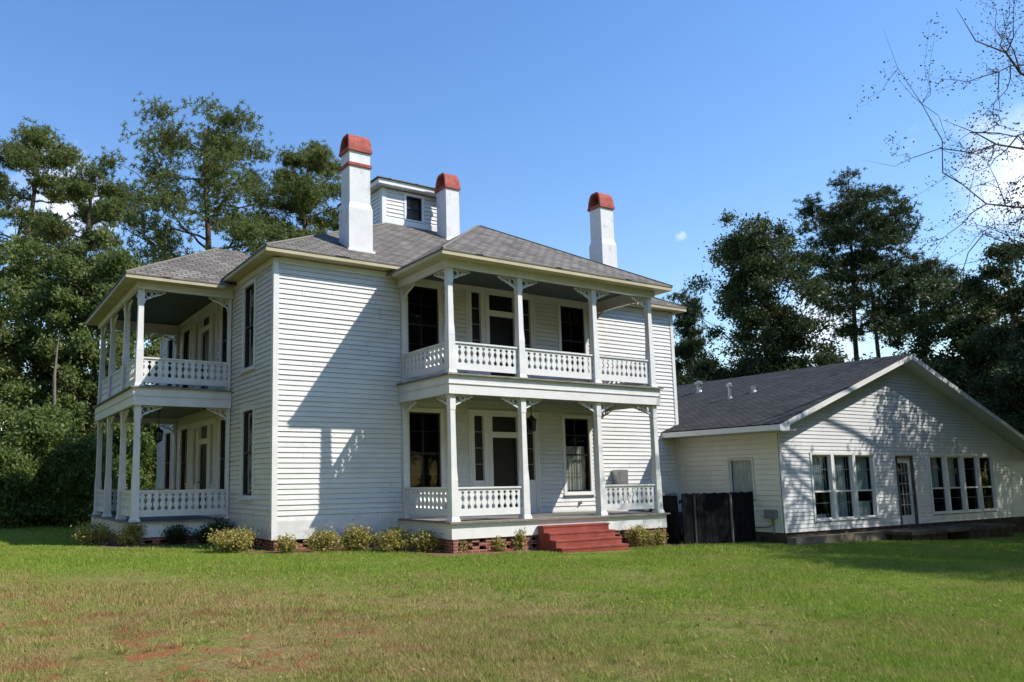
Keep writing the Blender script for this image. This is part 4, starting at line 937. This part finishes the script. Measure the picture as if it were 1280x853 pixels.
ptree(905, 52, 430, 55, 640, 'broadleaf_tree', 'leaf', 'low dark tree behind the left end of the annex roof', 50, leaf='doak', nclump=70, per=520, lsize=.2, group=TR)
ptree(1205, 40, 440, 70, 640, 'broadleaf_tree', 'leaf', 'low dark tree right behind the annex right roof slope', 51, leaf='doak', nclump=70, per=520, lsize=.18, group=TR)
bush = ptree(1300, 36, 420, 60, 660, 'broadleaf_tree', 'leaf', 'dark bushy tree at the lower right edge beside the annex', 52, leaf='doak', nclump=70, per=520, lsize=.17, group=TR)
# near tree at the right whose thin limbs hang into the sky and whose crown shades the annex
p = at(1478, 600, 23.5)
nt_ = thing('overhanging_tree', (p.x, p.y, gz(p.x, p.y)), 'nearby tree at the top right corner with thin sparse branches reaching into the sky', 'tree')
rs = np.random.RandomState(77)
base = np.array([p.x, p.y, gz(p.x, p.y)-.1]); mb = MB()
top = base+np.array([.3, -.3, 12.5]); tpth = [tuple(base+(top-base)*t+np.array([.15*math.sin(t*5), .1*math.cos(t*4), 0])) for t in np.linspace(0, 1, 9)]
mb.tube(tpth, [.28*(1-.8*t) for t in np.linspace(0, 1, 9)], 9); mb.build('trunk', M['bark'], nt_, True)
lm = MB(); L_ = []
def twig(a, b, r, depth):
    a, b = np.array(a), np.array(b); lp = limbpath(rs, a, b, 5, .05); lm.tube(lp, [r*(1-.92*k/5) for k in range(6)], 5, cap=False)
    Ln = np.linalg.norm(b-a)
    if depth == 0:
        n = int(20*Ln+6); t = rs.uniform(.15, 1, n)[:, None]; C = a+(b-a)*t+rs.normal(size=(n, 3))*np.array([.13, .13, .13]); L_.append(leafquads(rs, C, .065)); return
    for i in range(4+depth):
        t = rs.uniform(.25, 1); s_ = np.array(lp[int(t*5)]); dr_ = (b-a)/Ln+rs.normal(size=3)*.55; dr_[2] -= .12; twig(s_, s_+dr_*Ln*rs.uniform(.22, .42), r*.4, depth-1)
D0 = 20.5
def P_(px, py, D): return np.array(at(px, py, D))
for (s0, e0, r) in (((1330, 190, 21.5), (1178, 150, 19.5), .05), ((1340, 130, 21), (1195, 10, 19), .05), ((1330, 260, 22), (1180, 212, 20), .045), ((1330, 60, 21), (1235, 90, 19.5), .04), ((1340, 170, 21), (1240, 175, 20), .05), ((1345, 300, 22), (1225, 285, 20.5), .04), ((1350, 240, 21.5), (1265, 262, 20.5), .04)):
    sa, eb = P_(*s0), P_(*e0)
    lm.tube(limbpath(rs, base+np.array([.2, -.1, max(3, sa[2]-2.2)]), sa, 5, .03), [.085, .08, .07, .062, .055, .048], 6); twig(sa, eb, r, 2)
for i in range(50):
    d = ball(rs, 1, .4)[0]; c = base+np.array([d[0]*4.6+.3, d[1]*4.6, 9.2+d[2]*3.6])
    lm.tube(limbpath(rs, base+np.array([0, 0, max(3.5, c[2]-base[2]-2.5)]), c, 4), [.05, .04, .03, .02, .01], 4, cap=False)
    n = 210; C = c+ball(rs, n, .1)*np.array([.95, .95, .6])*rs.uniform(.6, 1.3); L_.append(leafquads(rs, C, .15))
lm.build('limbs', M['bark'], nt_, True); leaves_obj('crown', np.concatenate(L_), M['doak'], nt_)
# second shade tree, further right and wholly beyond the frame edge, that throws the lawn shadow
TS = 'shade trees standing round the lawn beyond the frame'
shade = tree('broadleaf_tree', 23.5, -14.5, 15, 4.8, 4.5, 'leaf', 'leafy shade tree beyond the right edge, nearest of the lawn trees to the annex stoop', 91, leaf='doak', nclump=120, per=330, lsize=.2, group=TS)
def dup(root, x, y, rot, sc_, label):
    r = root.copy(); col.objects.link(r); r.location = (x, y, gz(x, y)-.1); r.rotation_euler = (0, 0, rot); r.scale = (sc_, sc_, sc_); r['label'] = label
    for ch in list(root.children):
        c = ch.copy(); col.objects.link(c); c.parent = r
    return r
for k, (x, y, sc_, lab) in enumerate((
    (30.5, -10.5, 1.0, 'leafy shade tree beyond the right edge past the annex corner'),
    (17.8, -15.6, .80, 'leafy shade tree beyond the right edge that shades the near lawn'),
    (21.0, -19.5, .95, 'leafy shade tree beyond the right edge, behind the one shading the near lawn'),
    (-12.5, 8.5, .85, 'small unseen leafy tree added beyond the left edge to dim the side wall, beside the far end of the side porch'), (-15.0, -1.0, .9, 'small unseen leafy tree added beyond the left edge to dim the side wall, nearest the front corner'), (-21, -2, 1.35, 'tall unseen leafy tree added beyond the left edge to dim the side wall, behind the smaller ones'),  # left trees added out of view to keep light off the side wall
    (-17.5, 3.5, 1.15, 'unseen leafy tree added beyond the left edge to dim the side wall, level with the side porch'),
    (-16.5, -5.5, 1.1, 'unseen leafy tree added beyond the left edge to dim the side wall, level with the front wall'),
    (-19, -15, 1.2, 'unseen leafy tree added to cut sky light, far to the left of the viewpoint'), (-17, -27, 1.2, 'unseen leafy tree added to cut sky light, behind and left of the viewpoint'),  # ring of trees added out of view to lower the ambient light
    (-7, -37, 1.3, 'unseen leafy tree added to cut sky light, straight behind the viewpoint'), (5, -40, 1.3, 'unseen leafy tree added to cut sky light, behind the viewpoint, in line with the front porch'),
    (17, -37, 1.25, 'unseen leafy tree added to cut sky light, behind and right of the viewpoint'), (29, -29, 1.2, 'unseen leafy tree added to cut sky light, far out on the right of the lawn'),
    (37, -10.5, 1.0, 'unseen leafy tree added beyond the right edge to darken reflections in the annex windows'), (47, -20, 1.35, 'large unseen leafy tree added to darken window reflections, far off beyond the right edge'),  # right-hand trees added out of view to darken what the panes reflect
    (40, -30, 1.3, 'unseen leafy tree added to darken window reflections, at the far right corner of the lawn'), (30, -40, 1.3, 'unseen leafy tree added to darken window reflections, far behind the viewpoint on the right'), (45, -8, 1.3, 'unseen leafy tree added to darken window reflections, far beyond the annex on the right'),
    (38, -17, 1.2, 'unseen leafy tree added to darken window reflections, at the far right end of the lawn'))):
    dup(shade, x, y, k*1.7, sc_, lab)

for k, (x, y, sc_, lab) in enumerate(((39, -14.5, 1.0, 'unseen bushy tree added to darken window reflections, low beneath the trees beyond the right edge, nearest the annex'), (46, -13.5, 1.15, 'unseen bushy tree added to darken window reflections, low beneath the trees far beyond the annex'),  # right-hand bushes added out of view to hide the pale horizon from reflections
    (52, -22, 1.3, 'unseen bushy tree added to darken window reflections, farthest out beyond the right edge'), (43, -24, 1.2, 'unseen bushy tree added to darken window reflections, between the large trees beyond the right edge'), (36, -33, 1.1, 'unseen bushy tree added to darken window reflections, at the far right corner behind the viewpoint'),
    (-15, 28, 1.1, 'bushy tree closing the gap beyond the left edge behind the side porch'), (-23, 22, 1.3, 'bushy tree at the far left rear of the lawn'), (-29, 12, 1.3, 'bushy tree far out on the left of the lawn'), (-31, 1, 1.3, 'bushy tree farthest out on the left of the lawn'),
    (46, 4, 1.3, 'bushy tree behind the far corner of the annex'),
    (22, -42, 1.2, 'bushy tree behind the viewpoint towards the right'), (2, -46, 1.2, 'bushy tree straight behind the viewpoint'))):
    b_ = dup(bush, x, y, k*1.3, sc_, lab); b_['group'] = TS

# shrubs along the foundations
def shrub(px, py, wpx, hpx, label, leaf='azalea', seed=0, D=None, per=900, dz=0, name='azalea_shrub'):
    # stand on the ground where the picture point meets it
    d = ray(px, py); z = .08
    for _ in range(4):
        t = (z-CAM.z)/d.z; q = CAM+d*t; z = gz(q.x, q.y)
    if D: q = CAM+d*D; z = gz(q.x, q.y)
    Dd = (q-CAM).dot(fwd); rw = wpx/F_PX*Dd/2*1.02; h = hpx/F_PX*Dd*.92
    rs = np.random.RandomState(500+seed); root = thing(name, (q.x, q.y, z), label, 'shrub', 'low shrubs along the foundations')
    mb = MB(); tips = []
    for i in range(16):
        a = rs.uniform(0, 6.28); rr = rw*rs.uniform(.1, .95); hh = h*rs.uniform(.4, 1.0)*(1-.25*(rr/rw)**2)
        tip = (q.x+math.cos(a)*rr, q.y+math.sin(a)*rr*.8, z+hh); tips.append(tip)
        mb.tube([(q.x+math.cos(a)*.05, q.y+math.sin(a)*.05, z-.03), (q.x+math.cos(a)*rr*.5, q.y+math.sin(a)*rr*.4, z+hh*.5), tip], [.012, .009, .005], 4, cap=False)
    mb.build('stems', M['bark'], root)
    n = int(per*1.5*max(.5, rw*h*7)); C = np.array(tips)[rs.randint(0, 16, n)]
    C = C+rs.normal(size=(n, 3))*np.array([rw*.22, rw*.2, h*.16])
    C[:, 2] = np.clip(C[:, 2], z+.03, None)
    extra = int(n*.35); E = np.array(tips)[rs.randint(0, 16, extra)]*np.array([.5, .5, 1])+np.array([q.x, q.y, 0])*.5+rs.normal(size=(extra, 3))*np.array([rw*.28, rw*.22, h*.18]); E[:, 2] -= h*.3
    E[:, 2] = np.clip(E[:, 2], z+.02, None)
    leaves_obj('foliage', leafquads(rs, np.concatenate([C, E]), .062, up=.6, asp=.6), M[leaf], root)
SH = [(117, 681, 50, 26, 'yellow green shrub at the far left of the side porch', 'azalea', 0), (165, 683, 30, 26, 'small tan green shrub at the corner of the side porch', 'azalea', 0),
      (222, 681, 40, 24, 'dark low shrub with a yellow sprig below the side porch rail', 'dshrub', 0), (268, 681, 46, 28, 'darkest shrub in the shade between side porch and wall', 'dshrub', 0),
      (295, 690, 60, 28, 'wide yellow green shrub left of the sunlit front corner', 'azalea', 0), (358, 692, 30, 20, 'sparse little shrub right of the house corner', 'azalea', 0),
      (402, 691, 36, 26, 'shrub beneath the middle of the sunlit front wall', 'azalea', 0), (443, 690, 42, 30, 'taller yellow green shrub beneath the wall shadow', 'azalea', 0),
      (492, 690, 50, 27, 'dense shrub left of the front porch corner', 'azalea', 0), (532, 691, 40, 24, 'dense shrub in front of the porch left side', 'azalea', 0),
      (576, 691, 30, 22, 'small shrub at the front porch left corner', 'azalea', 0), (622, 690, 24, 20, 'thin shrub in front of the brick openings', 'azalea', 0),
      (648, 689, 24, 24, 'thin shrub against the left side of the red steps', 'azalea', 0), (800, 684, 34, 24, 'brownish shrub right of the red steps', 'azalea', 0),
      (824, 683, 22, 20, 'small shrub at the right end of the porch foundation', 'azalea', 0)]
for i, (px, py, wp, hp, lab, lf, dz) in enumerate(SH): shrub(px, py, wp, hp, lab, lf, i)
# red flowering plant by the screen fence
def flowers(px, py, D, n, lab, mk, h, i):
    q = CAM+ray(px, py)*D; z = gz(q.x, q.y); root = thing('flowering_plant', (q.x, q.y, z), lab, 'plant'); rs = np.random.RandomState(900+i)
    mb = MB(); fl = MB()
    for k in range(n):
        a = rs.uniform(0, 6.28); r_ = rs.uniform(.03, .2); t = (q.x+math.cos(a)*r_, q.y+math.sin(a)*r_, z+h*rs.uniform(.5, 1))
        mb.tube([(q.x, q.y, z-.02), t], [.008, .004], 4, cap=False)
        fl.lathe(t, [(0, -.02), (.04, 0), (.05, .03), (.02, .035), (0, .02)], 6)
    mb.build('stems', M['dshrub'], root); fl.build('blossom', M[mk], root)
    C = np.array([q.x, q.y, z+h*.35])+ball(rs, 160, .1)*np.array([.2, .2, h*.35]); leaves_obj('foliage', leafquads(rs, C, .07), M['dshrub'], root)
flowers(857, 668, 22.6, 9, 'small red flowering plant at the left foot of the black screen fence', 'flower', .42, 0)
flowers(909, 668, 23.0, 5, 'few red blossoms before the middle of the black screen fence', 'flower', .35, 1)

# ------------------------------------------------------------------ grass blades over the lawn in view
rs = np.random.RandomState(3)
def blades(n, D0, D1, pxa, pxb, hh, ww, pw=1.0):
    px = rs.uniform(pxa, pxb, n); D = D0+(D1-D0)*rs.uniform(0, 1, n)**pw
    f2 = np.array([fwd.x, fwd.y]); f2 /= np.linalg.norm(f2); r2 = np.array([rt.x, rt.y])
    X = CAM.x+f2[0]*D+r2[0]*(px-501)/F_PX*D; Y = CAM.y+f2[1]*D+r2[1]*(px-501)/F_PX*D
    k = ~(((X > -.2) & (X < 14.2) & (Y > -.55)) | ((X > 2.9) & (X < 10.9) & (Y > -2.9)) | ((X > 5.9) & (X < 8.3) & (Y > -3.75)) | ((X > 14) & (Y > -3.95)) | ((X > -3.2) & (Y > 2.5) & (Y < 10) & (X < 0)) | ((X > 18.4) & (X < 25.5) & (Y > -4.8)))
    X, Y, D = X[k], Y[k], D[k]; n = len(X)
    Z = np_gz(X)+np.where((X > -15) & (X < 30) & (Y < -3.9) & (Y > -26), .02*np.sin(X*1.3+Y*.7)+.015*np.sin(X*.6-Y*1.9), 0)
    az = rs.uniform(0, 6.28, n); h = hh*rs.uniform(.35, 1.25, n)*(1+.5*np.sin(X*1.1)*np.cos(Y*.9))
    w_ = ww*(1+D*.06)*rs.uniform(.6, 1.3, n)
    ln = rs.uniform(.2, 1.1, n)*h; a2 = rs.uniform(0, 6.28, n)
    bx, by = np.cos(az)*w_/2, np.sin(az)*w_/2
    p0 = np.stack([X-bx, Y-by, Z-.01], 1); p1 = np.stack([X+bx, Y+by, Z-.01], 1)
    p2 = np.stack([X+np.cos(a2)*ln, Y+np.sin(a2)*ln, Z+h], 1)
    return np.stack([p0, p1, p2], 1)
G = [blades(420000, 4.0, 9.5, -60, 1340, .038, .0045, .9), blades(420000, 9.0, 19.0, -60, 1340, .045, .006, .9), blades(160000, 18, 30, -60, 1340, .06, .010),
     blades(230000, 5, 22, -900, -60, .045, .009), blades(200000, 5, 20, 1340, 2000, .045, .009)]
gr = leaves_obj('grass', np.concatenate(G), M['blade'], None)
tag(gr, 'short lawn grass, green near the house and thin and dry at the front left', 'grass', kind='stuff')
# tufts and fallen leaves scattered in the front lawn
G = []
for i in range(520):
    px, D = rs.uniform(-40, 1330), 4.5+14*rs.uniform(0, 1)**1.3
    q = CAM+ray(px, 600)*D
    if q.y > -4: continue
    n = 26; a = rs.uniform(0, 6.28, n); r_ = rs.uniform(0, .07, n); X, Y = q.x+np.cos(a)*r_, q.y+np.sin(a)*r_; Z = np_gz(X)
    h = rs.uniform(.05, .11, n); az = rs.uniform(0, 6.28, n); bx, by = np.cos(az)*.004, np.sin(az)*.004; ln = h*rs.uniform(.3, 1, n)
    G.append(np.stack([np.stack([X-bx, Y-by, Z], 1), np.stack([X+bx, Y+by, Z], 1), np.stack([X+np.cos(a)*ln, Y+np.sin(a)*ln, Z+h], 1)], 1))
gt = leaves_obj('grass_tufts', np.concatenate(G), M['blade'], None)
tag(gt, 'scattered longer tufts of grass across the lawn', 'grass', kind='stuff')
# fallen leaves
rs = np.random.RandomState(8); n = 2600
px, D = rs.uniform(-60, 1340, n), 4.2+15*rs.uniform(0, 1, n)**1.2
f2 = np.array([fwd.x, fwd.y]); f2 /= np.linalg.norm(f2); r2 = np.array([rt.x, rt.y])
X = CAM.x+f2[0]*D+r2[0]*(px-501)/F_PX*D; Y = CAM.y+f2[1]*D+r2[1]*(px-501)/F_PX*D; k = Y < -4; X, Y = X[k], Y[k]
C = np.stack([X, Y, np_gz(X)+.028+.02*np.sin(X*1.3+Y*.7)+.015*np.sin(X*.6-Y*1.9)], 1)
M['dead'] = mat('tan_fallen_leaf', (.36, .25, .13), .9, .1, (.20, .12, .06), 3)
fl = leaves_obj('fallen_leaves', leafquads(rs, C, .036, up=3, asp=.6), M['dead'], None)
tag(fl, 'tan fallen leaves scattered over the lawn', 'leaves', kind='stuff')
